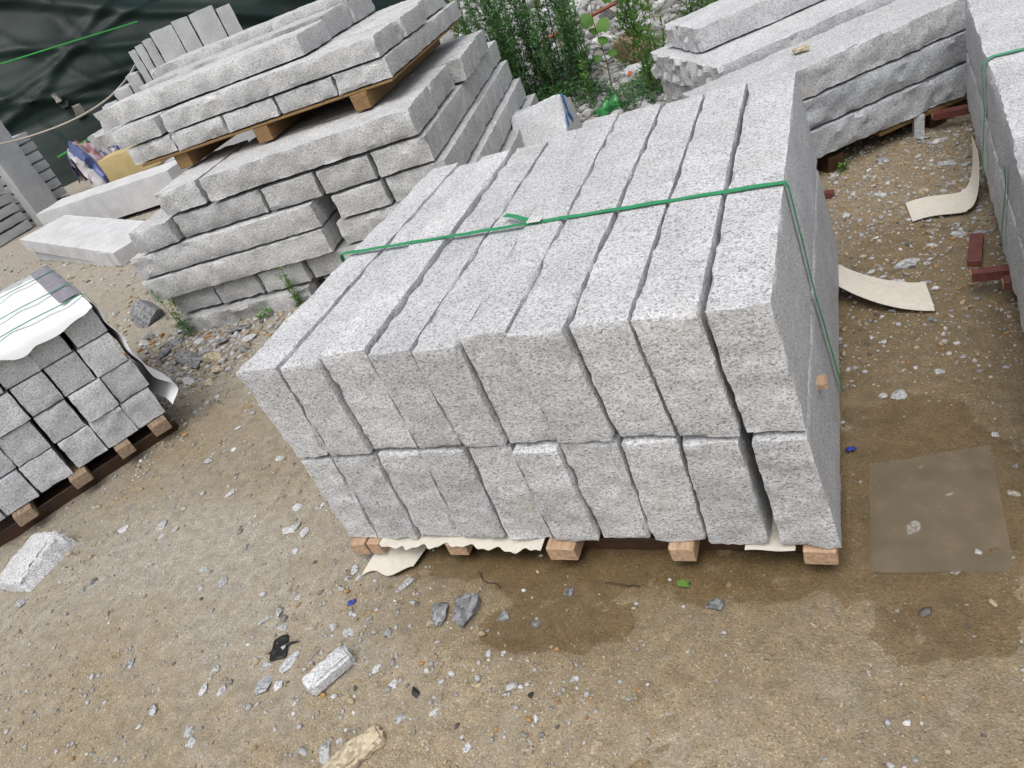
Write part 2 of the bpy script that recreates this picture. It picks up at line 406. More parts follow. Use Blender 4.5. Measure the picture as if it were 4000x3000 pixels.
def ground_mat():
    m, nd, lk, b = new_mat('sandy_yard')
    tc = nd.new('ShaderNodeTexCoord'); ov = tc.outputs['Object']
    wa = nd.new('ShaderNodeAttribute'); wa.attribute_name = 'wet'; da = nd.new('ShaderNodeAttribute'); da.attribute_name = 'dust'
    v = nd.new('ShaderNodeTexVoronoi'); v.inputs['Scale'].default_value = 300; lk.new(ov, v.inputs['Vector'])
    sp = nd.new('ShaderNodeSeparateColor'); lk.new(v.outputs['Color'], sp.inputs[0])
    sand = ramp(nd, [(0, (.19, .155, .105)), (.12, (.26, .215, .15)), (.45, (.315, .267, .19)), (.78, (.35, .30, .215)), (.88, (.37, .285, .18)), (.95, (.40, .37, .32)), (1, (.50, .47, .42))]); lk.new(sp.outputs[0], sand.inputs[0])
    grey = ramp(nd, [(0, (.23, .215, .185)), (.2, (.31, .29, .25)), (.6, (.375, .355, .31)), (.85, (.41, .39, .35)), (1, (.52, .51, .48))]); lk.new(sp.outputs[1], grey.inputs[0])
    n0 = nd.new('ShaderNodeTexNoise'); n0.inputs['Scale'].default_value = 9; n0.inputs['Detail'].default_value = 7; n0.inputs['Roughness'].default_value = .65; lk.new(ov, n0.inputs['Vector'])
    ad = nd.new('ShaderNodeMath'); ad.operation = 'MULTIPLY_ADD'; lk.new(n0.outputs[0], ad.inputs[0]); ad.inputs[1].default_value = 2.4
    sb = nd.new('ShaderNodeMath'); sb.operation = 'SUBTRACT'; lk.new(da.outputs['Fac'], sb.inputs[0]); sb.inputs[1].default_value = 1.2; lk.new(sb.outputs[0], ad.inputs[2]); ad.use_clamp = True
    c = mixc(nd, lk, ad.outputs[0], sand.outputs[0], grey.outputs[0])
    n1 = nd.new('ShaderNodeTexNoise'); n1.inputs['Scale'].default_value = 28; n1.inputs['Detail'].default_value = 6; lk.new(ov, n1.inputs['Vector'])
    r1 = ramp(nd, [(.3, .78), (.7, 1.12)]); lk.new(n1.outputs[0], r1.inputs[0]); c = mixc(nd, lk, 1.0, c, r1.outputs[0], 'MULTIPLY')
    wn_ = nd.new('ShaderNodeMath'); wn_.operation = 'MULTIPLY_ADD'; lk.new(n0.outputs[0], wn_.inputs[0]); wn_.inputs[1].default_value = .7
    ws = nd.new('ShaderNodeMath'); ws.operation = 'SUBTRACT'; lk.new(wa.outputs['Fac'], ws.inputs[0]); ws.inputs[1].default_value = .32; lk.new(ws.outputs[0], wn_.inputs[2]); wn_.use_clamp = True
    c = mixc(nd, lk, wn_.outputs[0], c, (.63, .575, .475), 'MULTIPLY')
    c = mixc(nd, lk, 1.0, c, (.91, .885, .83), 'MULTIPLY')
    lk.new(c, b.inputs['Base Color'])
    rr = nd.new('ShaderNodeMapRange'); rr.inputs[3].default_value = .92; rr.inputs[4].default_value = .45; lk.new(wn_.outputs[0], rr.inputs[0]); lk.new(rr.outputs[0], b.inputs['Roughness'])
    b.inputs['Specular IOR Level'].default_value = .35
    n2 = nd.new('ShaderNodeTexNoise'); n2.inputs['Scale'].default_value = 130; n2.inputs['Detail'].default_value = 3; lk.new(ov, n2.inputs['Vector'])
    b1 = nd.new('ShaderNodeBump'); b1.inputs['Strength'].default_value = .4; b1.inputs['Distance'].default_value = .004; lk.new(v.outputs['Distance'], b1.inputs['Height']); b1.invert = True
    b2 = nd.new('ShaderNodeBump'); b2.inputs['Strength'].default_value = .4; b2.inputs['Distance'].default_value = .006; lk.new(n2.outputs[0], b2.inputs['Height']); lk.new(b1.outputs[0], b2.inputs['Normal']); lk.new(b2.outputs[0], b.inputs['Normal'])
    return m
GROUND = ground_mat()
tag(link('ground', gme, GROUND), kind='structure')

# puddle: a shallow sheet of murky water in the hollow
def water_mat():
    m, nd, lk, b = new_mat('murky_water')
    tr = nd.new('ShaderNodeBsdfTransparent'); tr.inputs[0].default_value = (.95, .92, .86, 1)
    df = nd.new('ShaderNodeBsdfDiffuse'); df.inputs[0].default_value = (.23, .185, .115, 1)
    gl = nd.new('ShaderNodeBsdfGlossy'); gl.inputs['Roughness'].default_value = .03
    m1 = nd.new('ShaderNodeMixShader'); m1.inputs[0].default_value = .05; lk.new(tr.outputs[0], m1.inputs[1]); lk.new(df.outputs[0], m1.inputs[2])
    fr = nd.new('ShaderNodeFresnel'); fr.inputs[0].default_value = 1.33; m2 = nd.new('ShaderNodeMixShader'); lk.new(fr.outputs[0], m2.inputs[0]); lk.new(m1.outputs[0], m2.inputs[1]); lk.new(gl.outputs[0], m2.inputs[2])
    lk.new(m2.outputs[0], nd['Material Output'].inputs[0]); return m
WATER_Z = -.0065
th = np.linspace(0, 2 * math.pi, 49)[:-1]
pv = [(.95 + 1.02 * math.cos(t), .06 + .56 * math.sin(t), WATER_Z) for t in th]
tag(link('puddle', mesh('puddle', pv, [tuple(range(48))]), water_mat()), kind='structure')

def gh(x, y):
    i = int(np.clip(np.searchsorted(GX, x) - 1, 0, nx_ - 2)); j = int(np.clip(np.searchsorted(GY, y) - 1, 0, ny_ - 2))
    a = (x - GX[i]) / (GX[i + 1] - GX[i]); b = (y - GY[j]) / (GY[j + 1] - GY[j]); k = i * ny_ + j
    return float((gz[k] * (1 - b) + gz[k + 1] * b) * (1 - a) + (gz[k + ny_] * (1 - b) + gz[k + ny_ + 1] * b) * a)
def ghv(X, Y): return np.array([gh(x, y) for x, y in zip(X, Y)])

# ------------------------------------------------------------------ central strapped stack
CEN = Frame(0, 0, 0); HB = .075; ZM = .372; ZT = .652
XT = [.001, .134, .248, .378, .491, .605, .712, .836, .958, 1.084, 1.200]
XM = [.021, .125, .253, .381, .503, .616, .729, .860, .984, 1.108, 1.221]
XB = [.009, .111, .242, .371, .497, .622, .741, .862, .985, 1.122, 1.250]
XK = [.014, .125, .225, .337, .456, .560, .676, .815, .943, 1.066, 1.197]
YK = [1.19, 1.13, 1.125, 1.14, 1.17, 1.235, 1.24, 1.21, 1.23, 1.22, 1.235]
rr_ = random.Random(4)
gap_t = [.004, .006, .003, .008, .004, .002, .0025, .006, .007, .008, .004]
gap_b = [.004, .003, .004, .005, .007, .007, .003, .005, .006, .022, .004]
top_z = []
for i in range(10):
    g0, g1 = gap_t[i] / 2, gap_t[i + 1] / 2; z1 = ZT + rr_.uniform(-.006, .006); yf = rr_.uniform(-.010, .008); top_z.append(z1)
    yb = (YK[i] + YK[i + 1]) / 2
    sk = rr_.uniform(-.004, .004)
    C8 = [[[(XM[i] + g0, yf, ZM + .003), (XT[i] + g0, yf + sk, z1)], [(XK[i] + g0 + .006, yb, ZM + .003), (XK[i] + g0, yb, z1)]],
          [[(XM[i + 1] - g1, yf, ZM + .003), (XT[i + 1] - g1, yf + sk, z1)], [((XK[i + 1] + .006 if i < 9 else XM[10]) - g1, yb, ZM + .003), (XK[i + 1] - g1, yb, z1)]]]
    r6 = [.0032, .0032, .0065, .008, .003, .0022]
    if i == 9: r6[1] = .0015
    block(CEN, 'granite_block', XT[i], XT[i + 1], 0, yb, ZM, z1, G_CEN, '%s pale granite block from the left in the upper layer of the central strapped stack' % ORD[i], 'granite blocks of the central strapped stack', r6, .0115, .004, C8=C8)
for i in range(10):
    g0, g1 = gap_b[i] / 2, gap_b[i + 1] / 2; yf = rr_.uniform(-.010, .008) - .004; yb = 1.21 + rr_.uniform(-.02, .02); z1 = ZM - rr_.uniform(.001, .006)
    z0 = HB + rr_.uniform(-.002, .0)
    C8 = [[[(XB[i] + g0, yf, z0), (XM[i] + g0, yf, z1)], [(XB[i] + g0, yb, z0), (XM[i] + g0, yb, z1)]],
          [[(XB[i + 1] - g1, yf, z0), (XM[i + 1] - g1, yf, z1)], [(XB[i + 1] - g1, yb, z0), (XM[i + 1] - g1, yb, z1)]]]
    r6 = [.0032, .0032, .0075, .008, .003, .005]
    if i == 9: r6[1] = .0015
    block(CEN, 'granite_block', XB[i], XB[i + 1], 0, yb, z0, z1, G_CEN, '%s pale granite block from the left in the lower layer of the central strapped stack' % ORD[i], 'granite blocks of the central strapped stack', r6, .0115, .004, C8=C8)

# timber under the stack
def batten(name, fr, u0, u1, v0, v1, z0, z1, mat, label, group=None, dyaw=0.0, cat='batten', bev=.003):
    uc, vc = (u0 + u1) / 2, (v0 + v1) / 2
    V, F = box_mesh((u0 - uc, v0 - vc, 0), (u1 - uc, v1 - vc, z1 - z0), bev, int(abs(u0 * 1000)), .0018)
    o = link(name, mesh(name, V, F), mat, None, fr.w(uc, vc, z0), fr.yaw + dyaw); return tag(o, label, cat, group)
BT = [(.028, .074, -.020, 'leftmost split pair'), (.078, .120, -.016, 'second of the left pair'), (.320, .376, -.015, ''), (.610, .680, -.022, ''), (.898, .954, -.016, ''), (1.170, 1.234, -.016, '')]
BL = ['left one of the two adjoining wooden battens under the central stack corner', 'right one of the two adjoining wooden battens under the central stack corner',
      'narrow wooden batten under the fourth lower block of the central stack', 'wide wooden batten end under the middle of the central stack', 'wooden batten end beside the green leaf under the central stack', 'thick pale wooden batten under the right corner of the central stack']
for k, ((u0, u1, v0, _), lb) in enumerate(zip(BT, BL)):
    batten('wooden_batten', CEN, u0, u1, v0, 1.2 + .01 * k, .031, .073, WOOD, lb, 'battens under the central stack', dyaw=(.006 * (k % 3 - 1)))
for k, y in enumerate((.05, .58, 1.1)):
    batten('pallet_board', CEN, .06, 1.20, y, y + .10, -.012, .030, PLYD, ['dark wet board under the front of the central stack battens', 'dark wet board under the middle of the central stack battens', 'dark wet board under the back of the central stack battens'][k], 'boards under the central stack', cat='board')

# strap across the stack: runs straight over the tops, down both sides
def strap_obj(name, path, wd, width, mat, label, group='green straps'):
    V, F = ribbon(path, wd, width, .0013); return tag(link(name, mesh(name, V, F, 30), mat), label, 'strap', group)
path = []; wd = []
path += [(-.014, .545, .12), (-.013, .545, .38), (-.012, .544, .60), (-.010, .543, .648)]; wd += [(0, 1, 0)] * 4
N = 40
for i in range(N + 1):
    x = -.004 + 1.203 * i / N; y = .542 - (.542 - .455) * i / N
    path.append((x, y, ZT + .0068 + .0008 * math.sin(i * 1.7))); wd.append((.07, 1, .05 * math.sin(i * .9)))
for z, x, dy in ((.645, 1.2035, 0), (.60, 1.207, .002), (.50, 1.215, .004), (.40, 1.222, .004), (.374, 1.224, .004), (.30, 1.233, .006), (.20, 1.243, .008), (.10, 1.253, .009)):
    path.append((x + .002, .455 + dy, z)); wd.append((.0, 1, .05))
cs = strap_obj('green_strap', path, wd, .0155, STRAP, 'bright green plastic strap tied over the top of the central stack')
V, F = box_mesh((-.019, -.0125, -.002), (.019, .0125, .003), .0015); o = link('seal', mesh('seal', V, F), CLIP, cs, (.622, .497, ZT + .0135), -.07)
for k in range(3):
    V, F = box_mesh((-.002, -.013, 0), (.002, .013, .002), .0006); link('seal_crimp', mesh('crimp', V, F), CLIP, o, (-.011 + .011 * k, 0, .003), 0)
V, F = ribbon([(.612, .502, ZT + .0105), (.58, .520, ZT + .013), (.55, .542, ZT + .015), (.515, .566, ZT + .013)], [(.3, 1, 0)] * 4, .0165); link('strap_tail', mesh('tail', V, F), STRAP, cs)
V, F = box_mesh((-.012, -.016, 0), (.012, .016, .014), .001); tag(link('wooden_shim', mesh('shim', V, F), WOOD, None, (1.233, .232, .300), .1), 'tiny wooden shim stuck to the right side of the central stack', 'shim')

# cream felt scraps
def felt(name, fn, nu, nv, label, mat=FELT):
    V, F = sheet(fn, nu, nv); return tag(link(name, mesh_np(name, V, F, 60), mat), label, 'felt sheet', 'cream felt sheets')
def felt_sag(s, t):
    x = .125 + .47 * s; near = min(abs(x - (.099 if x < .2 else .348 if x < .47 else .645)) / .07, 1); near = max(0, near - .5) * 2
    return (x, -.019 + .10 * t - .006 * math.sin(s * 40) * (1 - t) - .004 * math.sin(s * 83), .0742 - near * (.008 * (1 - t) ** 1.5 + .0045) * (1 + .4 * math.sin(s * 17)))
felt('felt_sheet', felt_sag, 60, 10, 'cream felt edge sagging under the left part of the central stack')
felt('felt_sheet', lambda s, t: (.055 + .155 * s + .02 * t, -.068 + .10 * t + .02 * s + .012 * math.sin(s * 8) * (1 - t), .004 + .022 * t * (.5 + .5 * math.sin(s * 5 + .6)) + .006 * s), 22, 12, 'torn cream felt scrap on the sand under the left battens')
felt('felt_sheet', lambda s, t: (1.06 + .10 * s, -.012 + .2 * t, .0685 + .002 * math.sin(s * 7)), 8, 8, 'cream felt corner showing in the gap at the right of the central stack')
felt('felt_sheet', lambda s, t: (1.20 + .285 * s - .012 * t, .985 - .075 + .15 * t + .145 * (1 - s) ** 2, .004 + .075 * (1 - s) ** 2.2 + .010 * math.sin(s * 3.1) + .004 * math.sin(t * 4) + .006 * s * t), 30, 12, 'curling cream felt strip on the ground right of the central stack')
def felt4(s, t):
    if s < .55:
        q = s / .55; return (1.455 + .17 * q + .012 * (1 - t) * (1 - q), 1.455 + .145 * t + .006 * math.sin(q * 4), .006 + .004 * math.sin(q * 5) + .012 * q * q)
    q = (s - .55) / .45; a = q * 1.35
    return (1.625 + .052 * math.sin(a), 1.455 + .145 * t + .20 * q * q, .018 + .13 * (1 - math.cos(a)))
felt('felt_sheet', felt4, 34, 12, 'cream felt strip curling up against the strapped stack on the right')
SUBM = plain('wet_film_sheet', (.27, .235, .185), .5, .22, 20, .3)
_n = SUBM.node_tree.nodes; _l = SUBM.node_tree.links; _t = _n.new('ShaderNodeBsdfTransparent'); _m = _n.new('ShaderNodeMixShader'); _m.inputs[0].default_value = .55
_l.new(_t.outputs[0], _m.inputs[1]); _l.new(_n['Principled BSDF'].outputs[0], _m.inputs[2]); _l.new(_m.outputs[0], _n['Material Output'].inputs[0])
def subm(s, t):
    x = 1.299 + (.247 * s) + (-.006 - .0 * s) * (1 - t); y = .003 + .009 * s + (.317 + .039 * s) * t
    return (x, y, min(gh(x, y) + .003, WATER_Z - .0015))
V, F = sheet(subm, 16, 22, .0008); tag(link('film_sheet', mesh_np('film', V, F, 60), SUBM), 'square translucent film sheet lying drowned in the puddle', 'plastic film')
# ------------------------------------------------------------------ rough block stack behind on the left
LS = Frame(-.359, 1.798, .175); gL = 'weathered granite blocks of the tall stack behind'
ZL = [-.03, .094, .216, .346, .476, .604, .734]      # course levels, bottom to top
rg = (.008, .010, .019, .008, .004, .0045)
def lb(name_, u0, u1, v0, v1, c, lab, mat=G_OLD, dz=0, rough=rg, dy=0):
    j = rr_.uniform(-.009, .009)
    return block(LS, 'granite_block', u0 + .006, u1 - .006, v0 + j, v1, ZL[c] + .002, ZL[c + 1] - .005 - rr_.uniform(0, .005) + dz, mat, lab, gL, rough, .024, .002, dyaw=dy, bulge=.3)
T_ = ' of the tall stack'
lb('', -1.128, .0, 0, .37, 5, 'long front granite block in the top course' + T_)
lb('', -1.10, .0, .378, .77, 5, 'granite block behind the long front one in the top course' + T_)
lb('', -1.405, -1.142, .01, .62, 5, 'short leftmost granite block in the top course' + T_)
lb('', -1.15, .055, .80, 1.20, 5, 'jutting third granite block in the top course' + T_)
lb('', -1.15, .045, 1.21, 1.52, 5, 'hindmost granite block in the top course' + T_)
U2c = [-1.64, -1.385, -.862, -.559, -.268, .022]
for k, nm in enumerate(['leftmost jutting', 'second wide', 'third', 'fourth', 'rightmost']):
    lb('', U2c[k], U2c[k + 1], -.03 if k == 0 else 0, 1.84 if k == 4 else 1.5 - (k == 0) * .9, 4, nm + ' granite block end in the second course from the top' + T_)
lb('', -1.73, -.622, -.03, .85, 3, 'long granite block in the third course from the top' + T_)
lb('', -.545, -.262, .0, 1.6, 3, 'granite block right of the dark hole in the third course' + T_)
lb('', -.255, .06, .012, 1.81, 3, 'corner granite block in the third course' + T_)
lb('', -1.745, -.628, -.03, .85, 2, 'long granite block in the fourth course from the top' + T_)
lb('', -.585, -.20, .0, 1.6, 2, 'granite block right of the dark slot in the fourth course' + T_)
lb('', -.19, .10, .0, 1.83, 2, 'corner granite block in the fourth course' + T_)
U5 = [-1.68, -1.392, -1.112, -.83, -.50]
for k, nm in enumerate(['leftmost', 'second', 'third', 'fourth']):
    lb('', U5[k], U5[k + 1], 0, 1.3, 1, nm + ' granite block end in the fifth course from the top' + T_)
lb('', -.50, -.19, .0, 1.6, 1, 'granite block left of the corner one in the fifth course' + T_)
lb('', -.19, .15, .0, 1.90, 1, 'corner granite block in the fifth course' + T_)
lb('', -1.70, -.85, -.045, .5, 0, 'half buried rough granite block at the foot' + T_, rough=(.02, .02, .03, .01, .01, .008))
lb('', -.80, .12, .02, 1.90, 0, 'half buried granite block under the right corner' + T_)

# pallet load on top of it
US = Frame(-.500, 2.006, .123); gU = 'granite blocks of the pallet load on top'
ZU = [.824, .918, 1.016, 1.118]; TU = ' of the upper pallet load'
for k, (u, nm) in enumerate([(-.148, 'right'), (-.713, 'middle'), (-1.231, 'left')]):
    batten('wooden_beam', US, u - .085, u, -.012 + .02 * k, 1.15, .7365, .810, WOODT, nm + ' tan wooden beam under the upper pallet load', 'beams under the upper pallet load', cat='beam')
batten('plywood_board', US, -1.50, -.01, .006, 1.17, .8115, .8225, WOODT, 'thin tan board between beams and blocks of the upper pallet load', None, cat='board', bev=.001)
def ub(u0, u1, v0, v1, c, lab, mat=G_OLD, rough=rg, dz=0):
    return block(US, 'granite_block', u0 + .004, u1 - .004, v0 + rr_.uniform(-.006, .006), v1, ZU[c] + .0015, ZU[c + 1] - .003 + dz, mat, lab, gU, rough, .024, .002, bulge=.3)
UC = [-1.55, -1.252, -.924, -.612, -.285, .004]
for k in range(5): ub(UC[k], UC[k + 1], 0, 1.25, 0, ORD[k] + ' granite block from the left in the bottom course' + TU)
ub(-1.575, -1.278, 0, .5, 1, 'short granite block left of the long middle one' + TU)
ub(-1.249, -.010, .0, .33, 1, 'long front granite block in the middle course' + TU)
ub(-1.24, .006, .335, .68, 1, 'second row granite block in the middle course' + TU)
ub(-1.24, -.03, .69, 1.15, 1, 'hindmost granite block in the middle course' + TU)
ub(-1.99, -1.60, .28, .62, 1, 'pale beige granite block jutting out left in the middle course' + TU)
ub(-1.705, -.418, .12, .46, 2, 'long front granite block in the top course' + TU)
ub(-1.66, -.440, .470, .80, 2, 'second row granite block in the top course' + TU, dz=.018)
ub(-1.80, -.43, .81, 1.14, 2, 'third row granite block in the top course' + TU, dz=.060)

# ------------------------------------------------------------------ square block pallet on the left
SQ = Frame(-1.268, .633, 1.044); ph, pw = .132, .134
rsq = (.005, .005, .010, .009, .003, .003)
for c in range(6):
    for r in range(4):
        w_ = rr_.uniform(.1255, .1325); sh = rr_.uniform(-.004, .004); u1 = -c * pw + sh; z0 = .10 + r * ph
        side = ['rightmost column', 'second column from the right', 'third column from the right', 'fourth column from the right', 'fifth column from the right', 'sixth column from the right'][c]
        row = ['bottom', 'second lowest', 'third lowest', 'topmost'][r]
        block(SQ, 'square_granite_block', u1 - w_, u1, rr_.uniform(-.012, .012), 1.05, z0 + .001, z0 + ph - .0005 + rr_.uniform(-.002, 0), G_SQ,
              '%s square block in the %s of the wrapped pallet' % (row, side), 'square granite blocks of the white wrapped pallet', rsq, .017, .002, cat='stone block', dyaw=rr_.uniform(-.012, .012), bulge=.25)
for k, (u, wdt) in enumerate([(-.062, .07), (-.215, .06), (-.40, .07), (-.62, .07)]):
    batten('wooden_batten', SQ, u - wdt / 2, u + wdt / 2, -.035, 1.05, .052, .0985, WOODG, ['rightmost', 'second', 'third', 'leftmost'][k] + ' weathered batten under the white wrapped pallet of square blocks', 'battens under the white wrapped pallet')
for k, v in enumerate((.04, .55, .95)):
    batten('pallet_board', SQ, -.80, .0, v, v + .10, -.01, .05, PLYD, ['front', 'middle', 'back'][k] + ' dark board under the white wrapped pallet', 'boards under the white wrapped pallet', cat='board')
ZS = .10 + 4 * ph
def wrap_top(s, t):
    u = -.86 + .862 * s; v = -.06 + .99 * t
    z = ZS + .007 + .006 * math.sin(u * 21 + v * 6) * math.sin(v * 9) + .003 * math.sin(u * 47 + v * 13)
    if v < .0:
        k = -v / .06; v = -.018 * k ** .5 - .004; z -= .030 * k * (1.0 + .9 * float(vn(np.array([[u, 0, 0]]), 7, 61)[0]) + .3 * float(vn(np.array([[u, 0, 0]]), 26, 62)[0]))
    return SQ.w(u, v, z)
V, F = sheet(wrap_top, 60, 50, .0012); wrp = tag(link('plastic_wrap', mesh_np('wrap', V, F, 70), WRAP), 'white plastic wrap sheet covering the pallet of square blocks', 'plastic wrap')
def wrap_flap(s, t):
    # hangs down the right side of the pallet, billowing at the foot
    z = ZS + .008 - .50 * t
    u = .006 + .034 * t + .010 * math.sin(s * 9 + t * 7) * t + .030 * math.exp(-((t - .88) / .14) ** 2) * (1.2 - s) + .006 * math.sin(t * 23)
    v = -.026 + .62 * s - .020 * t * (1 - s) + .010 * math.sin(t * 9) * (1 - s)
    if t > .93: u -= (t - .93) * .5
    return SQ.w(u, v, max(.05, z))
V, F = sheet(wrap_flap, 26, 40, .0012); link('wrap_flap', mesh_np('flap', V, F, 70), WRAP, wrp)
V, F = sheet(lambda s, t: SQ.w(-.87 + .88 * s, 1.075 + .012 * math.sin(s * 14 + t * 3), .12 + (ZS - .12) * t), 20, 12, .0012); link('light_stop_sheet', mesh_np('light_stop_sheet', V, F, 70), WRAP, wrp)  # unseen sheet added at the back to stop light leaking between the columns
def felt_strip(s, t):
    u = -.075 + .085 * s; v = .13 + .88 * t
    return SQ.w(u, v, ZS + .0185 + .003 * math.sin(v * 12) - .010 * max(0, s - .8) * 5)
V, F = sheet(felt_strip, 8, 24, .002); link('grey_underlay', mesh_np('underlay', V, F, 60), WRAPG, wrp)
for k, v in enumerate((.10, .40, .80)):
    pts = [SQ.w(-.86 + .86 * i / 14, v + .02 * math.sin(i * .3 + k), ZS + .0235 + .002 * math.sin(i * 1.3)) for i in range(15)] + [SQ.w(.014, v, ZS + .015), SQ.w(.024, v, ZS - .05)]
    w = (-math.sin(SQ.yaw), math.cos(SQ.yaw), 0)
    strap_obj('green_strap', pts, [w] * len(pts), .014, STRAPD, ['nearest', 'middle', 'farthest'][k] + ' of three green straps across the white wrapped pallet')

# ------------------------------------------------------------------ long rough block stack behind on the right
RS = Frame(1.185, 1.931, .589); gR = 'long rough granite blocks of the stack behind right'
ZR = [.082, .204, .325, .446]; rR = (.012, .012, .019, .010, .004, .0025)
for c, nm in enumerate(['bottom', 'middle', 'top']):
    block(RS, 'long_granite_block', -.42 + .03 * c, 1.25, .004 * c, .335, ZR[c] + .003, ZR[c + 1] - .003, G_BLUE if c < 2 else G_CEN, nm + ' long rock faced block in the front row of the stack behind right', gR, rR, .019, .003, bulge=.15)
for c, nm in enumerate(['lowest', 'middle', 'uppermost']):
    z0, z1 = [.082, .21, .345][c], [.208, .342, .474][c]
    block(RS, 'long_granite_block', -.19 + .02 * (2 - c), 1.25, .348 + .004 * c, 1.04, z0 + .002, z1, G_CEN, nm + ' granite block in the back row of the stack behind right', gR, (.03, .012, .018, .010, .004, .003), .024, .004, bulge=.1)
block(RS, 'long_granite_block', -.115, 1.05, .612, .965, .478, .583, G_CEN, 'single long granite block lying on top of the stack behind right', gR, (.022, .01, .010, .01, .004, .003), .02, .003, bulge=.1)
batten('pallet_board', RS, .27, 1.25, .02, .12, .062, .080, WOODT, 'tan board under the front row of the stack behind right', None, cat='board', bev=.002)
for k, u in enumerate((.05, .50)):
    batten('wooden_batten', RS, u, u + .07, .03, 1.0, -.01, .0605, PLYD, ['left', 'right'][k] + ' dark timber under the stack behind right', 'timbers under the stack behind right')
V = stone_mesh([[[(a, b, c) for c in (0, .022)] for b in (-.022, .022)] for a in (-.03, .03)], .012, (.006,) * 6, 77, .004)
tag(link('small_stone', V, G_TAN, None, RS.w(.09, .19, .4465), .4), 'small tan stone chip lying on top of the stack behind right', 'stone')
V, F = box_mesh((-.018, -.02, 0), (.018, .02, .10), .006, 3, .004); tag(link('stone_prop', mesh('prop', V, F), G_SQ, None, RS.w(.44, .02, -.015), .3), 'narrow stone prop standing under the stack behind right', 'stone')

# ------------------------------------------------------------------ strapped stack at the right edge
RE = Frame(1.627, 0, -.036); gE = 'big granite blocks of the strapped stack at the right edge'
for c, (z0, z1) in enumerate(((.075, .268), (.272, .462))):
    for k, (u0, u1) in enumerate(((.0, .30), (.312, .62))):
        block(RE, 'large_granite_block', u0, u1, .16, 2.235 - .02 * k, z0, z1 - .004 * k, G_CEN, ['lower', 'upper'][c] + [' outer', ' inner'][k] + ' large granite block of the strapped stack at the right edge', gE, (.006 if c else .004, .012, .01, .01, .004, .004), .024, .012 if c else .004)
for (u0, u1, v, z0, z1, lab, mt) in ((-.115, .55, 2.185, .047, .073, 'far red plywood batten sticking out under the right edge stack', RED), (-.080, .55, .960, .047, .073, 'long red plywood batten sticking out under the right edge stack', RED), (-.012, .55, .905, .047, .072, 'short red plywood batten end under the right edge stack', RED)):
    o = batten('plywood_batten', RE, u0, u1, v, v + .036, z0, z1, mt, lab, 'red plywood battens under the right edge stack', bev=.002)
    V, F = box_mesh((-.004, -.015, .004), (.0, .015, z1 - z0 - .004), .001); link('batten_end', mesh('batten_end', V, F), PLYE, o, (-(u1 - u0) / 2 - .0005, 0, 0))
batten('pallet_board', RE, .06, .6, .2, 2.1, -.012, .046, PLYD, 'dark board under the battens of the right edge stack', None, cat='board')
pts = [RE.w(.62 - .60 * i / 12, 1.545 - .03 * i / 12, .4665 + .001 * math.sin(i)) for i in range(13)] + [RE.w(.006, 1.513, .462), RE.w(-.006, 1.512, .448)] + [RE.w(-.009 + .004 * math.sin(i), 1.512 - .012 * i, .43 - .06 * i) for i in range(6)]
strap_obj('green_strap', pts, [(.0, 1, 0)] * len(pts), .016, STRAPD, 'pale green strap over the stack at the right edge')
pts = [RE.w(-.006 + .003 * math.sin(i), .99 + .004 * i, .36 - .04 * i) for i in range(7)]
strap_obj('green_strap', pts, [(.0, 1, 0)] * len(pts), .012, STRAP, 'dark green strap end hanging down the right edge stack')

# loose red sticks
def stick(name, p0, p1, w, h, mat, label, cat='stick'):
    p0, p1 = Vector(p0), Vector(p1); d = p1 - p0; L = d.length
    V, F = box_mesh((0, -w / 2, 0), (L, w / 2, h), .0015, 5, .0015)
    o = link(name, mesh(name, V, F), mat, None, p0); o.rotation_euler = d.to_track_quat('X', 'Z').to_euler(); return tag(o, label, cat)
stick('plywood_stick', (1.604, 1.125, gh(1.6, 1.12)), (1.628, 1.285, gh(1.63, 1.28) + .004), .036, .02, RED, 'dull red plywood stick lying on the gravel near the right stack')
stick('plywood_stick', (1.03, 1.80, gh(1.03, 1.8) + .004), (1.226, 1.765, gh(1.22, 1.77) + .004), .03, .02, RED, 'small red stick end showing behind the central stack corner')
# ------------------------------------------------------------------ far left: pale slabs, post, small block stack
FL = Frame(-6.201, 3.992, .12)
block(FL, 'pale_slab', 0, 1.75, 0, .40, .03, .304, G_SAWN, 'long pale sawn slab lying behind the tall stack on the left', 'pale sawn slabs on the left', (.0012,) * 6, .06, .002, 'slab')
F2 = Frame(-5.85, 3.46, -.33)
block(F2, 'pale_slab', 0, 2.0, 0, .42, .0, .125, G_SAWN, 'lower pale slab under the tilted one at the left', 'pale sawn slabs on the left', (.0012,) * 6, .06, .002, 'slab', dyaw=-.03)
o = block(F2, 'pale_slab', .05, 2.10, -.02, .46, .068, .188, G_SAWN, 'white tilted slab lying on another slab at the left', 'pale sawn slabs on the left', (.0012,) * 6, .05, .002, 'slab', tilt=(0, .062, 0))
o.location.z = .068
F3 = Frame(-5.75, 4.62, .35)
block(F3, 'tan_slab', 0, .62, 0, .32, .26, .50, plain('tan_foam', (.46, .36, .17), .8, .1, 12), 'tan board standing behind the long pale slab', None, (.004,) * 6, .05, .005, 'board')
block(F3, 'grey_slab', -.05, .75, .03, .4, .0, .26, G_SLAB, 'grey slab under the tan board behind the pale slab', None, (.006,) * 6, .06, .005, 'slab')
LD = Frame(-7.62, 4.87, R_(90))      # u runs along +y, v along -x
gD = 'thin grey blocks of the far left pile'
for k in range(8):
    z0 = .02 + k * .117
    block(LD, 'thin_granite_block', .30 + rr_.uniform(-.02, .02), .635 + rr_.uniform(-.025, .025), .0, 1.0, z0, z0 + .104, G_SLAB, '%s thin grey block from the ground right of the far left post' % ORD[k], gD, (.006,) * 6, .05, .006)
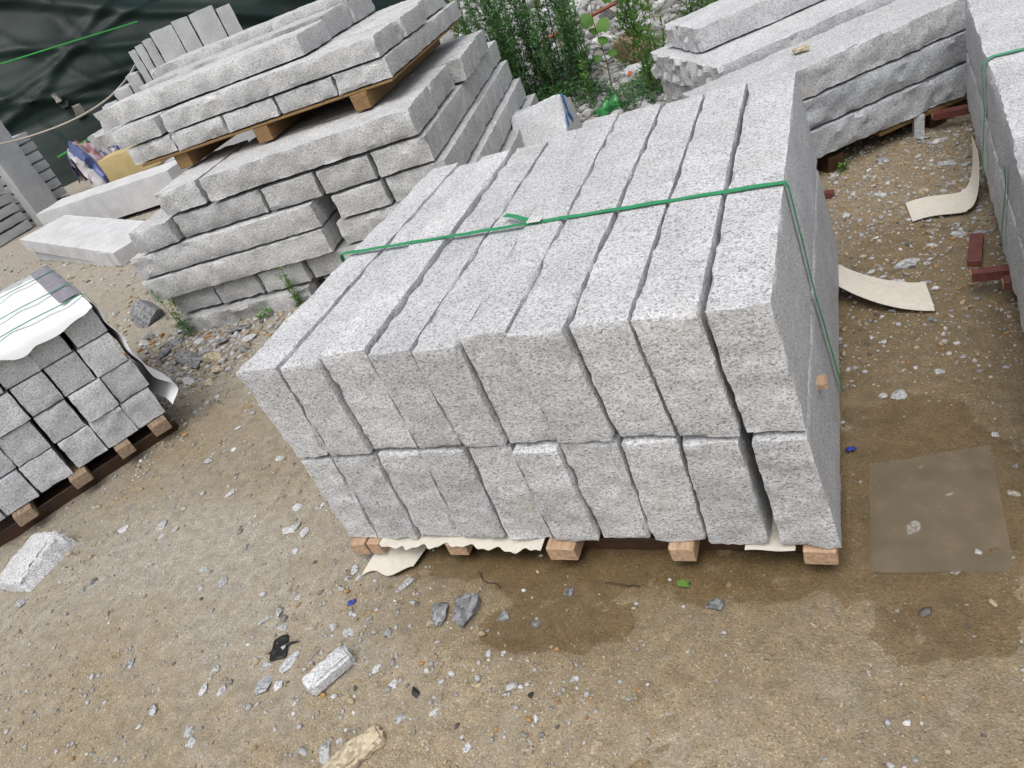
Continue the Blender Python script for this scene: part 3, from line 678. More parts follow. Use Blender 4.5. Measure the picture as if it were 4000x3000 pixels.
for k in range(6):
    z0 = .01 + k * .117
    block(LD, 'thin_granite_block', -.62, -.03 + rr_.uniform(-.02, .02), .0, 1.0, z0, z0 + .104, G_SLAB, '%s thin grey block from the ground left of the far left post' % ORD[k], gD, (.006,) * 6, .05, .006)
block(LD, 'stone_post', -.02, .33, -.16, -.02, .0, 1.16, G_SLAB, 'tall grey stone post standing against the far left pile', None, (.004,) * 6, .05, .005, 'stone post')
F5 = Frame(-5.05, 2.50, 1.1)
for k in range(5):
    block(F5, 'upright_grey_slab', -.05 - .17 * k - .155, -.05 - .17 * k, rr_.uniform(-.02, .02), .5, .0, .27 + rr_.uniform(0, .03), G_SLAB, '%s upright grey slab from the right behind the white wrapped pallet' % ORD[k], 'upright grey slabs behind the white wrapped pallet', (.006,) * 6, .05, .005, 'slab')
# grey slabs standing behind the pallet load
F4 = Frame(-5.30, 5.34, .70)
xs = [0, .085, .18, .40, .56, .585, .80]
for k, (a, b, z) in enumerate(((0, .075, 1.25), (.08, .165, 1.27), (.17, .275, 1.29), (.28, .52, 1.33), (.525, .70, 1.345), (.71, .98, 1.345), (.99, 1.15, 1.30))):
    block(F4, 'standing_grey_slab', a, b, 0, .25, .45, z + .03, G_SLAB, '%s grey slab from the left in the row standing behind the pallet load' % ORD[k], 'grey slabs standing behind the pallet load', (.005,) * 6, .05, .005, 'slab', tilt=(R_(-4), 0, 0))
block(F4, 'slab_base', -.35, 1.2, -.05, .5, .0, .45, G_SLAB, 'broad grey base block under the standing grey slabs', None, (.01,) * 6, .08, .01, 'stone block')
for k, (a, b, z) in enumerate(((-.34, -.16, 1.02), (-.15, -.02, 1.10), (-.52, -.36, .93))):
    block(F4, 'standing_grey_slab', a, b, .0, .3, .46 if k < 2 else 0, z, G_SLAB, ['middle', 'right', 'left'][k] + ' of three low broken slabs beside the standing row', 'low broken slabs beside the standing row', (.015,) * 6, .05, .012, 'slab')

# striped plastic sheeting, crumpled
def stripe_mat():
    m, nd, lk, b = new_mat('striped_sheeting')
    at = nd.new('ShaderNodeAttribute'); at.attribute_name = 'stripe'
    r = ramp(nd, [(0, (.42, .40, .42)), (.3, (.09, .12, .26)), (.52, (.42, .40, .42)), (.62, (.33, .19, .20)), (.86, (.40, .38, .40)), (.93, (.09, .12, .26))], 'CONSTANT'); lk.new(at.outputs['Fac'], r.inputs[0]); lk.new(r.outputs[0], b.inputs['Base Color']); b.inputs['Roughness'].default_value = .45
    return m
def striped2(s, t):
    th_ = t * math.pi * .9; P = np.array([[s * 2.2, t * 2.0, .3]]); n = float(fbm(P, 2.4, 71, 3)[0]); n2 = abs(float(vn(P, 3.5, 75)[0]))
    n3 = float(vn(P, 7.5, 79)[0]); r = .34 * (1 + .6 * n - .5 * n2 + .28 * n3); H = (.74 - .45 * s) * (1 + .3 * n - .25 * abs(n3))
    a = -.25 + 1.05 * s
    return (-6.95 + .45 * a + r * math.cos(th_) * .9, 5.55 + .75 * a - r * math.cos(th_) * .45, max(.02, H * math.sin(th_) ** .8 * (1 - .3 * n2)))
V, F = sheet(striped2, 44, 44, .002); me = mesh_np('striped_sheet', V, F, 45)
ii = np.arange(len(V)) % (45 * 45); sv_ = (ii // 45) / 44.; tv_ = (ii % 45) / 44.
at = me.attributes.new('stripe', 'FLOAT', 'POINT'); at.data.foreach_set('value', ((sv_ * 2.1 + tv_ * .5) % 1).astype(np.float32))
tag(link('striped_sheet', me, stripe_mat()), 'crumpled red white and blue striped plastic sheet by the pale slab', 'plastic sheet')

# dark tarpaulin wall
def table(freq, seed, octs=1):
    A, B = np.meshgrid(np.linspace(0, 9, 181), np.linspace(0, 4.6, 93), indexing='ij'); Q = np.stack([A.ravel(), B.ravel(), 0 * A.ravel()], 1)
    T = fbm(Q, freq, seed, octs).reshape(181, 93)
    return lambda s, z: float(T[int(round(min(1, max(0, s)) * 180)), int(round(min(1, max(0, z / 4.6)) * 92))])
CREASE = [(.35, .94, 2.35, .05, .05), (.35, .94, 3.0, .07, .07), (.25, .97, 3.35, .05, .05), (.45, .9, 3.9, .09, .10), (.1, .99, 1.55, .04, .04), (-.25, .97, .55, .05, .05), (.8, .6, 4.0, .05, .04), (.9, .4, 3.3, .04, .03), (-.5, .86, -.6, .06, .05), (.3, .95, 4.5, .10, .12), (.95, .3, 4.6, .04, .03), (.2, .98, 2.0, .03, .025)]
TA, TB, TC = table(.55, 5, 3), table(2.6, 9), table(1.1, 19)
def tarp(s, t):
    x0, y0 = -12.2, 4.4; x1, y1 = -5.2, 12.4
    x = x0 + (x1 - x0) * s; y = y0 + (y1 - y0) * s; z = 4.6 * t
    nx, ny = .752, -.658
    fold = .16 * TA(s, z) + .020 * TB(s, z)
    for (a, b, c, w, h) in CREASE:
        d = (s * 9 * a + z * b - c) + .10 * TC(s, z); fold += h * math.exp(-(d / w) ** 2)
    back = -.55 * max(0, z - 1.2) ** 1.1 + .5 * max(0, .9 - z)
    return (x + nx * (fold + back), y + ny * (fold + back), z - .02)
V, F = sheet(tarp, 170, 120, .004); tag(link('dark_tarp', mesh_np('tarp', V, F, 80), TARPM), 'large dark green tarpaulin hanging behind the stone yard', 'tarpaulin')
def on_tarp(s, z, off=.05):
    p = tarp(s, z / 4.6); return (p[0] + .752 * off, p[1] - .658 * off, p[2])
pts = [on_tarp(.05 + .50 * i / 20, 2.05 - .45 * i / 20, .16) for i in range(21)]
V, F = tube(pts, .011); tag(link('green_rope', mesh('rope', V, F, 60), ROPE), 'bright green rope stretched across the dark tarpaulin', 'rope', 'green ropes')
pts = [on_tarp(.36 + .2 * i / 10, .42 + .02 * i, .35) for i in range(11)]
V, F = tube(pts, .016); tag(link('green_rope', mesh('rope', V, F, 60), ROPE), 'green rope along the foot of the dark tarpaulin', 'rope', 'green ropes')
cb = [(-8.6, 4.15, 1.42), (-7.9, 4.7, 1.08), (-7.3, 5.0, .93), (-6.75, 5.35, .88), (-6.3, 5.6, .93), (-5.9, 5.7, 1.05), (-5.55, 5.75, 1.22)]
V, F = tube(cb, .011, 8)
def smooth_path(p, n=8):
    out = []
    for i in range(len(p) - 1):
        a, b, c, d = (np.array(p[max(0, i - 1)]), np.array(p[i]), np.array(p[i + 1]), np.array(p[min(len(p) - 1, i + 2)]))
        for k in range(n):
            t = k / n; out.append(tuple(.5 * ((2 * b) + (c - a) * t + (2 * a - 5 * b + 4 * c - d) * t * t + (3 * b - a - 3 * c + d) * t ** 3)))
    out.append(tuple(p[-1])); return out
V, F = tube(smooth_path(cb), .011, 6); tag(link('cable', mesh('cable', V, F, 60), CABLE), 'pale cable sagging in front of the dark tarpaulin', 'cable')
for k, (s, z, sx, sz, m_) in enumerate(((.40, 1.10, .035, .13, SILVER), (.405, .98, .06, .10, BLACK), (.415, .84, .055, .17, SILVER))):
    p = on_tarp(s, z, .12); V, F = box_mesh((-sx, -.03, -sz / 2), (sx, .03, sz / 2), .012, k, .03)
    tag(link('scrap_piece', mesh('scrap', V, F), m_, None, p, .7), ['upper grey scrap', 'black scrap between two grey ones', 'lower grey scrap'][k] + ' hanging on the dark tarpaulin', 'scrap')
# ------------------------------------------------------------------ plants
def leaf_cloud(blades, name, mat, parent, tones):
    """blades: list of (base, tip, side, width)"""
    B = np.array([b[0] for b in blades]); T = np.array([b[1] for b in blades]); S = np.array([b[2] for b in blades]); W = np.array([b[3] for b in blades])[:, None]
    M = B * .45 + T * .55; M[:, 2] += .08 * np.linalg.norm(T - B, axis=1)
    n = len(B); V = np.stack([B, M + S * W, T, M - S * W], 1).reshape(-1, 3); F = np.arange(4 * n).reshape(n, 4)
    me = mesh_np(name, V, F); at = me.attributes.new('tone', 'FLOAT', 'POINT'); at.data.foreach_set('value', np.repeat(np.array(tones), 4).astype(np.float32))
    return link(name, me, mat, parent)

def weed(loc, h, stems, spread, mat, label, group=None, leaf=(.05, .006), dens=90, seed=0, lean=(0, 0), name='weed', side_branch=True, cat='weed'):
    r = random.Random(seed); root = link(name, None, None, None, loc); tag(root, label, cat, group)
    blades = []; tones = []; SV = []; SF = []
    for s in range(stems):
        a = r.uniform(0, 6.28); q = spread * math.sqrt(r.random()); b = Vector((q * math.cos(a), q * math.sin(a), -.01)); hh = h * r.uniform(.65, 1.05)
        d = Vector((lean[0] + r.uniform(-.14, .14), lean[1] + r.uniform(-.14, .14), 1)).normalized()
        pts = [b + d * hh * k / 6 + Vector((r.uniform(-.012, .012) * hh, r.uniform(-.012, .012) * hh, 0)) for k in range(7)]
        V, F = tube(pts, [max(.0012, .0045 * (hh / .8) * (1 - k / 6.5)) for k in range(7)], 4)
        o0 = len(SV); SV += V; SF += [tuple(i + o0 for i in f) for f in F]
        for k in range(int(dens * hh)):
            t = r.random() ** .85; i = min(5, int(t * 6)); p = pts[i].lerp(pts[i + 1], t * 6 - i)
            az = r.uniform(0, 6.28); br = (1 - t * .75) * leaf[0] * (2.2 if side_branch else 1) * r.uniform(.5, 1.2)
            out = Vector((math.cos(az), math.sin(az), r.uniform(.1, .9))).normalized()
            for m in range(4 if side_branch else 1):
                c = p + out * br * (m + .3) / 4 if side_branch else p
                o2 = (out + Vector((r.uniform(-.7, .7), r.uniform(-.7, .7), r.uniform(-.3, .6)))).normalized()
                L = leaf[0] * r.uniform(.5, 1.1) * (1.1 - .5 * t)
                sd_ = o2.cross(Vector((r.uniform(-.4, .4), r.uniform(-.4, .4), 1))).normalized()
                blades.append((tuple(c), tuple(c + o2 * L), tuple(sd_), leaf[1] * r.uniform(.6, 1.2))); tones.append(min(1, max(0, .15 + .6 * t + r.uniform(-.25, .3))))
    link('stem', mesh('stem', SV, SF), STEM, root); leaf_cloud(blades, 'foliage', mat, root, tones)
    return root

wp = [(-1.02, 4.10, 1.0), (-.90, 4.30, 1.12), (-.70, 4.10, 1.0), (-.55, 4.28, 1.05), (-.44, 4.05, .72), (-.80, 3.92, .85), (-1.16, 4.42, 1.1), (-.62, 4.55, 1.1)]
wl_ = ['leftmost dark feathery weed', 'tall dark feathery weed left of centre', 'front middle dark feathery weed', 'tall dark feathery weed right of centre', 'rightmost short dark feathery weed', 'low front dark feathery weed', 'rear left dark feathery weed', 'rear right dark feathery weed']
for k, (x, y, h) in enumerate(wp):
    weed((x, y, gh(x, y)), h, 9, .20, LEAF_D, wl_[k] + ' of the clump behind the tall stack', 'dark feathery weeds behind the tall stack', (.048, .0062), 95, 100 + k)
weed((-.02, 4.55, gh(-.02, 4.5)), .95, 6, .10, LEAF_B, 'bright green upright weed behind the blue marked stone', None, (.06, .008), 90, 120, name='weed')
weed((.24, 3.62, gh(.24, 3.6)), .85, 6, .07, LEAF_B, 'tall bright green weed near the stack behind right', None, (.075, .008), 110, 121, side_branch=False)
weed((.36, 4.9, gh(.36, 4.9)), .9, 7, .15, LEAF_B, 'bright green weed at the top beside the stack behind right', None, (.055, .008), 90, 122)
weed((-.22, 3.72, gh(-.22, 3.7)), .30, 4, .05, LEAF_B, 'small bright weed beside the green plastic bag', None, (.06, .006), 90, 123, side_branch=False)
weed((-1.94, 1.44, gh(-1.94, 1.44)), .32, 3, .02, LEAF_B, 'thin feathery weed at the left foot of the tall stack', None, (.026, .003), 150, 124, lean=(-.16, .05))
weed((-1.25, 1.57, gh(-1.25, 1.57)), .24, 4, .02, LEAF_B, 'small green weed between the tall stack and the central stack', None, (.034, .0034), 300, 125, side_branch=False)
weed((1.26, 1.98, gh(1.26, 1.98)), .05, 3, .012, LEAF_B, 'tiny green sprout in front of the stack behind right', None, (.025, .004), 400, 126, side_branch=False)

# heart shaped leaves on a vine
root = link('leafy_vine', None, None, None, (-.17, 4.08, gh(-.17, 4.08) - .06)); tag(root, 'weed with large round leaves behind the blue marked stone', 'weed')
SV, SF = tube([(0, 0, 0), (.01, 0, .25), (-.01, .01, .5), (.02, .02, .72)], [.005, .004, .003, .002], 5); link('stem', mesh('stem', SV, SF), STEM, root)
r = random.Random(5)
for k, (dx, dy, dz, sz) in enumerate(((.10, .02, .62, .048), (-.05, 0, .52, .046), (.06, -.03, .47, .048), (.03, -.03, .38, .036), (-.03, .02, .44, .032), (-.04, -.03, .28, .032), (.06, 0, .28, .032), (.01, -.02, .69, .028))):
    th_ = [i * 2 * math.pi / 14 for i in range(14)]
    V = [(0, 0, .010)] + [(sz * .95 * math.sin(t), sz * (1.1 * math.cos(t) - .25 * abs(math.sin(t)) + (.25 if abs(t - math.pi) < .1 else 0)), -.006 * math.cos(2 * t)) for t in th_]
    F = [(0, 1 + i, 1 + (i + 1) % 14) for i in range(14)]
    me = mesh('leaf', V, F, 60); at = me.attributes.new('tone', 'FLOAT', 'POINT'); at.data.foreach_set('value', [r.uniform(.0, .35)] * 15)
    o = link('leaf', me, LEAF_B, root, (dx, dy, dz)); o.rotation_euler = (R_(50) + r.uniform(-.3, .3), r.uniform(-.3, .3), .5 + r.uniform(-.6, .6))
# low ground cover
def cover(cx, cy, rx, ry, n, h, label, seed):
    r = random.Random(seed); bl = []; tn = []
    for k in range(n):
        a = r.uniform(0, 6.28); q = math.sqrt(r.random()); x = cx + rx * q * math.cos(a); y = cy + ry * q * math.sin(a); z = gh(x, y) if k % 25 == 0 else cover.z; cover.z = z
        zz = z + h * r.random() * (1.1 - q * q * .6); az = r.uniform(0, 6.28); L = r.uniform(.012, .028)
        o2 = Vector((math.cos(az), math.sin(az), r.uniform(-.2, .7))).normalized(); sd_ = o2.cross(Vector((r.uniform(-.3, .3), r.uniform(-.3, .3), 1))).normalized()
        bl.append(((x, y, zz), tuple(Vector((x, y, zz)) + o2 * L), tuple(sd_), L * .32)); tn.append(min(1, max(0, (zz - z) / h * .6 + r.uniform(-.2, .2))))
    o = leaf_cloud(bl, 'ground_cover', LEAF_B if seed % 2 else LEAF_D, None, tn); tag(o, label, 'ground cover', None, 'stuff')
cover.z = 0
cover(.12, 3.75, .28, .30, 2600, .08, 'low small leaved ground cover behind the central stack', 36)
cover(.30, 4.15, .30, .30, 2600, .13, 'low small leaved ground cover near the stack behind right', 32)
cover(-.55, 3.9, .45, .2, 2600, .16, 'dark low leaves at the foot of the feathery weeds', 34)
cover(-1.46, 1.53, .05, .03, 60, .05, 'few small green leaves at the foot of the tall stack', 33)
# fallen leaf by the batten
V = [(0, 0, .002), (.014, .008, .004), (.018, .003, .003), (.030, .004, .002), (.026, -.006, .004), (.031, -.014, .003), (.016, -.013, .004), (.004, -.012, .002)]
me = mesh('leaf', V, [tuple(range(8))]); at = me.attributes.new('tone', 'FLOAT', 'POINT'); at.data.foreach_set('value', [.6] * 8)
tag(link('fallen_leaf', me, LEAF_B, None, (.905, -.045, max(gh(.92, -.05), WATER_Z) + .002)), 'yellow green leaf on the wet ground under a central batten', 'leaf')

# ------------------------------------------------------------------ loose stones
ICO = None
def ico(sub=2):
    import bmesh
    bm = bmesh.new(); bmesh.ops.create_icosphere(bm, subdivisions=sub, radius=1); V = np.array([v.co[:] for v in bm.verts]); bm.verts.index_update(); F = np.array([[v.index for v in f.verts] for f in bm.faces]); bm.free(); return V, F
IV1, IF1 = ico(1); IV2, IF2 = ico(2); IV3, IF3 = ico(3)
def rock_mesh(seed, size, ang=.35, sub=2, planes=7, soft=False):
    """angular rock: unit sphere cut by random planes, then roughened"""
    r = np.random.default_rng(seed); V, F = (IV2, IF2) if sub == 2 else (IV3, IF3); V = V.copy()
    for k in range(planes + 3):
        n = r.normal(size=3); n /= np.linalg.norm(n); d = r.uniform(.32, .72); e = V @ n - d; m = e > 0; V[m] -= n * e[m][:, None] * (.75 if soft else .97)
    V = V / np.abs(V).max(0)
    V = V * np.array(size) / 2
    V += V * (.06 * fbm(V / max(size) * 2, 4, seed, 2))[:, None]
    V[:, 2] -= V[:, 2].min()
    return mesh_np('rock', V, F, 28)
def rock(x, y, size, seed, mat, label, rot=0, sink=.25, group=None, name='loose_stone', sub=2, soft=False, z=None, tilt=(0, 0), cat='stone'):
    o = link(name, rock_mesh(seed, size, sub=sub, soft=soft), mat, None, (x, y, (gh(x, y) if z is None else z) - size[2] * sink), rot); o.rotation_euler = (tilt[0], tilt[1], rot)
    return tag(o, label, cat, group)
gS = 'loose stone chips on the sand'
# big white chunk at the left
C8 = [[[(-.115, -.115, -.015), (-.095, -.105, .030)], [(-.10, .125, -.015), (-.08, .105, .055)]], [[(.13, -.125, -.015), (.075, -.12, .045)], [(.135, .10, -.015), (.085, .105, .075)]]]
block(Frame(-1.385, -.075, .05), 'stone_chunk', -.12, .12, -.11, .11, 0, .07, G_CEN, 'big flat white granite wedge on the sand at the left', None, (.016, .016, .014, .014, .004, .008), .012, .006, 'stone chunk', C8=np.array(C8) + np.array([0, 0, -.002]))
block(Frame(.131, -.355, 1.0), 'stone_chunk', -.062, .062, -.029, .029, -.004, .040, G_CEN, 'white oblong granite chunk lying on the sand in front', None, (.006, .006, .006, .006, .003, .006), .010, .006, 'stone chunk', bulge=.5)
block(Frame(.298, -.520, .95), 'stone_chunk', -.080, .066, -.034, .026, -.008, .022, G_TAN, 'tan wedge shaped stone at the bottom edge', None, (.02, .012, .012, .012, .003, .008), .010, .006, 'stone chunk', bulge=.8)
rock(.423, -.152, (.085, .10, .032), 41, G_DARK, 'largest dark speckled stone in front of the central stack', .3, .3, gS)
rock(.345, -.170, (.048, .078, .026), 42, G_DARK, 'narrow dark speckled stone left of the largest dark stone', .2, .25, gS)
rock(.385, -.130, (.034, .030, .018), 43, G_DARK, 'small dark stone touching the largest dark stone', .7, .25, gS)
rock(.516, -.158, (.038, .048, .018), 44, G_DARK, 'brownish dark stone right of the largest dark stone', .2, .4, gS)
rock(.994, -.100, (.040, .036, .024), 45, G_DARK, 'blocky dark stone in the puddle before the central stack', .2, .25, gS)
V, F = sheet(lambda s, t: (-.03 + .055 * s + .01 * math.sin(t * 7), -.028 + .06 * t + .008 * math.sin(s * 8), .004 + .004 * math.sin(s * 11) * math.sin(t * 9)), 8, 8, .002); tag(link('black_scrap', mesh_np('scrap', V, F), BLACK, None, (-.069, -.305, gh(-.07, -.3)), -.3), 'frayed black scrap on the sand left of the oblong chunk', 'scrap')
rock(.378, -.378, (.034, .020, .010), 46, BLACK, 'black blob of tar on the sand right of the oblong chunk', -.7, .1, None, 'tar_blob', cat='scrap')
V, F = sheet(lambda s, t: (.022 * s, .014 * t + .006 * s, .004 + .002 * math.sin(s * 9)), 4, 4, .001); tag(link('blue_scrap', mesh_np('scrap', V, F), BLUEP, None, (.062, -.165, gh(.06, -.16)), .2), 'tiny blue plastic scrap on the sand', 'scrap')
V, F = sheet(lambda s, t: (.022 * s, .012 * t, .004 + .002 * math.sin(s * 5)), 4, 4, .001); tag(link('blue_scrap', mesh_np('scrap', V, F), BLUEP, None, (1.256, .355, -.006), .5), 'blue plastic bit at the puddle edge beside the central stack', 'scrap')

CH = [(-0.546,-0.07,0.032,0.035,'l'),(-0.437,-0.113,0.044,0.047,'g'),(-0.509,-0.136,0.021,0.024,'l'),(-0.183,-0.228,0.023,0.035,'g'),(-0.147,-0.203,0.04,0.035,'g'),(-0.101,-0.24,0.045,0.029,'g'),(0.051,-0.223,0.026,0.033,'g'),(-0.019,-0.334,0.043,0.068,'g'),(-0.081,-0.35,0.035,0.036,'g'),(-0.053,-0.398,0.048,0.067,'g'),(-0.009,-0.399,0.028,0.031,'l'),(-0.234,-0.437,0.028,0.043,'l'),(-0.168,-0.43,0.023,0.032,'g'),(-0.238,-0.379,0.024,0.037,'g'),(0.231,-0.231,0.028,0.032,'d'),(0.245,-0.327,0.032,0.023,'l'),(0.312,-0.362,0.025,0.029,'l'),(0.37,-0.434,0.036,0.031,'g'),(0.443,-0.412,0.021,0.028,'l'),(0.548,-0.474,0.021,0.026,'l'),(0.549,-0.254,0.014,0.018,'l'),(0.731,-0.303,0.019,0.023,'l'),(0.742,-0.325,0.023,0.015,'t'),(0.228,-0.537,0.034,0.074,'g'),(0.239,-0.503,0.014,0.021,'l'),(0.011,-0.041,0.032,0.036,'g'),(0.007,-0.074,0.02,0.022,'g'),(0.041,-0.071,0.024,0.023,'g'),(0.203,-0.079,0.027,0.075,'g'),(-0.547,-0.344,0.032,0.02,'o'),(-0.554,-0.39,0.032,0.036,'g'),(-0.053,-0.126,0.02,0.022,'b'),(-0.115,-0.148,0.025,0.02,'l'),(0.602,-0.171,0.042,0.026,'d'),(0.113,-0.24,0.037,0.029,'g'),(-0.188,-0.541,0.033,0.031,'g'),(-0.356,-0.502,0.041,0.033,'g'),(-0.158,-0.565,0.024,0.034,'l'),(0.673,-0.394,0.013,0.024,'l'),(0.648,-0.348,0.016,0.017,'k'),(0.658,-0.379,0.013,0.013,'k'),(-0.871,0.495,0.031,0.028,'l'),(-0.592,0.429,0.043,0.041,'l'),(-0.302,0.1,0.045,0.067,'l'),(-0.248,0.085,0.028,0.042,'l'),(-0.343,0.189,0.029,0.037,'l'),(-0.688,0.249,0.041,0.04,'l'),(-0.239,0.014,0.024,0.027,'l'),(-0.434,-0.114,0.049,0.051,'g'),(-0.949,0.624,0.02,0.027,'l'),(-0.251,0.204,0.017,0.029,'l'),(0.015,-0.042,0.03,0.038,'d'),(-0.126,0.028,0.015,0.023,'b'),(-1.082,0.09,0.049,0.043,'l'),(-0.908,0.106,0.055,0.051,'g'),(-0.814,0.086,0.025,0.031,'l'),(-0.854,0.06,0.026,0.029,'l'),(-0.548,-0.068,0.028,0.037,'l'),(-0.434,-0.112,0.051,0.048,'g'),(-1.01,-0.172,0.028,0.039,'d'),(-1.267,-0.238,0.054,0.045,'g'),(-0.507,-0.138,0.019,0.029,'l'),(-0.874,0.498,0.028,0.029,'l'),(-0.995,-0.137,0.025,0.039,'d'),(-0.438,0.021,0.02,0.033,'d'),(-1.402,0.056,0.048,0.03,'g'),(-1.264,0.857,0.028,0.033,'l'),(-0.955,0.431,0.037,0.041,'g'),(1.378,0.562,0.05,0.039,'g'),(1.338,0.563,0.024,0.02,'g'),(1.469,0.64,0.032,0.026,'g'),(1.486,0.63,0.021,0.02,'d'),(1.561,0.398,0.018,0.017,'l'),(1.405,0.308,0.021,0.018,'b'),(1.429,0.324,0.016,0.018,'g'),(1.332,0.318,0.019,0.017,'d'),(1.455,0.222,0.02,0.022,'g'),(1.485,0.059,0.02,0.028,'l'),(1.378,0.127,0.048,0.038,'g'),(1.567,0.219,0.026,0.021,'l'),(1.582,0.299,0.013,0.014,'g'),(1.016,-0.044,0.013,0.016,'b'),(1.551,0.85,0.012,0.015,'o'),(1.494,-0.062,0.019,0.019,'o'),(1.445,0.009,0.024,0.013,'g'),(0.658,-0.082,0.029,0.033,'d'),(1.429,1.184,0.1,0.058,'g'),(1.407,1.094,0.065,0.04,'g'),(1.474,1.075,0.03,0.022,'l'),(1.274,1.584,0.044,0.034,'l'),(1.382,1.704,0.051,0.029,'g'),(1.586,1.332,0.047,0.038,'g'),(1.605,1.877,0.067,0.049,'g'),(1.59,2.104,0.054,0.042,'l'),(1.663,1.847,0.046,0.034,'g'),(1.62,2.108,0.029,0.029,'g'),(1.55,2.15,0.059,0.042,'g'),(1.511,1.288,0.037,0.03,'g'),(1.314,1.275,0.021,0.024,'t'),(1.443,1.311,0.019,0.019,'t'),(1.33,1.167,0.027,0.038,'g'),(1.574,1.653,0.024,0.023,'l'),(1.406,2.003,0.067,0.042,'d'),(1.232,1.958,0.034,0.032,'g'),(1.514,1.68,0.053,0.033,'t'),(1.64,1.327,0.06,0.042,'d'),(1.353,1.386,0.025,0.02,'l'),(1.389,0.971,0.019,0.023,'d'),(1.474,0.879,0.036,0.022,'d')]
HEAP = [(-2.534,1.771,0.233,0.243,'D'),(-1.751,1.188,0.172,0.148,'D'),(-1.559,1.175,0.099,0.105,'t'),(-1.443,1.071,0.081,0.076,'t'),(-1.572,1.429,0.066,0.124,'D'),(-1.999,1.284,0.124,0.084,'D'),(-2.011,1.404,0.092,0.086,'D'),(-2.083,1.521,0.071,0.052,'g'),(-1.407,1.312,0.063,0.079,'l'),(-1.596,1.328,0.097,0.081,'D'),(-1.816,1.368,0.067,0.056,'l'),(-1.573,1.006,0.091,0.057,'l'),(-1.691,1.022,0.062,0.064,'D'),(-2.311,1.438,0.072,0.06,'l'),(-1.413,0.969,0.069,0.055,'t'),(-1.376,1.216,0.052,0.064,'D'),(-2.31,1.501,0.073,0.076,'D'),(-1.635,1.134,0.084,0.079,'D')]
BOUL = [(-0.182,4.253,0.121,0.091,'l'),(-0.214,4.13,0.104,0.11,'l'),(-0.466,4.483,0.077,0.128,'l'),(-0.102,3.926,0.092,0.077,'l'),(0.157,3.886,0.082,0.102,'l'),(-0.918,6.07,0.319,0.266,'L'),(-0.472,5.758,0.219,0.212,'L'),(-0.915,6.715,0.363,0.284,'L'),(-0.44,6.059,0.123,0.129,'l'),(-1.245,7.274,0.366,0.259,'L'),(-1.879,7.656,0.183,0.147,'L'),(-2.491,9.012,0.21,0.169,'L'),(-2.177,8.75,0.319,0.217,'L'),(-1.586,8.03,0.398,0.265,'L'),(-0.318,6.318,0.126,0.131,'l'),(-0.0,5.134,0.161,0.123,'l'),(-0.058,4.302,0.161,0.121,'g'),(-2.934,9.297,0.281,0.195,'L'),(-1.369,6.655,0.174,0.174,'L'),(-2.433,8.271,0.184,0.159,'L'),(0.189,4.4,0.072,0.06,'l'),(-0.445,5.096,0.092,0.081,'l'),(0.031,3.781,0.052,0.046,'l'),(0.289,3.546,0.056,0.052,'l'),(-0.523,4.778,0.062,0.056,'l'),(-1.245,5.767,0.168,0.131,'l'),(-1.38,5.681,0.147,0.118,'l'),(-0.89,5.248,0.136,0.109,'l'),(-1.177,4.882,0.085,0.071,'l'),(-0.889,4.826,0.101,0.081,'l')]
G_CHIP = granite('granite_chip', .46, .38, .14, (.98, 1, 1.02), grain=300, stain=.5, bump=.8)
MC = {'l': G_CEN, 'g': G_CHIP, 'd': G_DARK, 'D': G_DARK, 't': G_TAN, 'b': G_BROWN, 'o': G_BROWN, 'k': BLACK}
CN = {'l': 'light', 'g': 'grey', 'd': 'dark grey', 't': 'tan', 'b': 'brown', 'o': 'orange brown', 'k': 'black'}
seen = []
for k, (x, y, a, b, c) in enumerate(CH):
    if any(math.hypot(x - p, y - q) < .03 for p, q in seen): continue
    seen.append((x, y))
    zone = 'beside the square block pallet' if x < -.75 else 'in the passage between the right hand stacks' if (x > 1.2 and y > .7) else 'in the puddle right of the central stack' if x > 1.2 else 'left of the central stack' if y > -.05 and x < .1 else 'in the foreground'
    big = max(a, b) > .042
    rock(x, y, (a, b, min(a, b) * (.45 if c != 'k' else .4)), 300 + k, MC[c], '%s %s stone chip %s' % ('larger' if big else 'small', CN[c], zone), random.Random(k).uniform(-.8, .8), random.Random(k).uniform(.25, .5), 'stone chips ' + zone, 'stone_chip')
for k, (x, y, a, b, c) in enumerate(HEAP):
    rock(x, y, (a, b, min(a, b) * (.75 if k == 0 else .5)), 500 + k, MC[c], ('large dark boulder at the left foot of the tall stack' if k == 0 else '%s broken slab in the rubble at the foot of the tall stack' % {'D': 'dark grey', 't': 'tan', 'l': 'light', 'g': 'grey'}[c]), random.Random(k).uniform(-1, 1), .2, None if k == 0 else 'rubble at the foot of the tall stack', 'rubble_stone', sub=3 if k < 3 else 2, tilt=(random.Random(k).uniform(-.3, .3), random.Random(k + 9).uniform(-.3, .3)), cat='rubble')
rb = random.Random(77)
for k, (x, y, a, b, c) in enumerate(BOUL):
    f_ = 1.25 if c == 'L' else 1.0
    rock(x, y, (a * f_, b * f_, min(a, b) * .8), 600 + k, G_RUB if c != 'g' else G_SQ, 'pale granite rubble boulder in the heap behind the weeds', rb.uniform(-1, 1), .2, 'rubble boulders behind the weeds', 'rubble_boulder', sub=3 if c == 'L' else 2, cat='boulder', tilt=(rb.uniform(-.3, .3), rb.uniform(-.3, .3)))
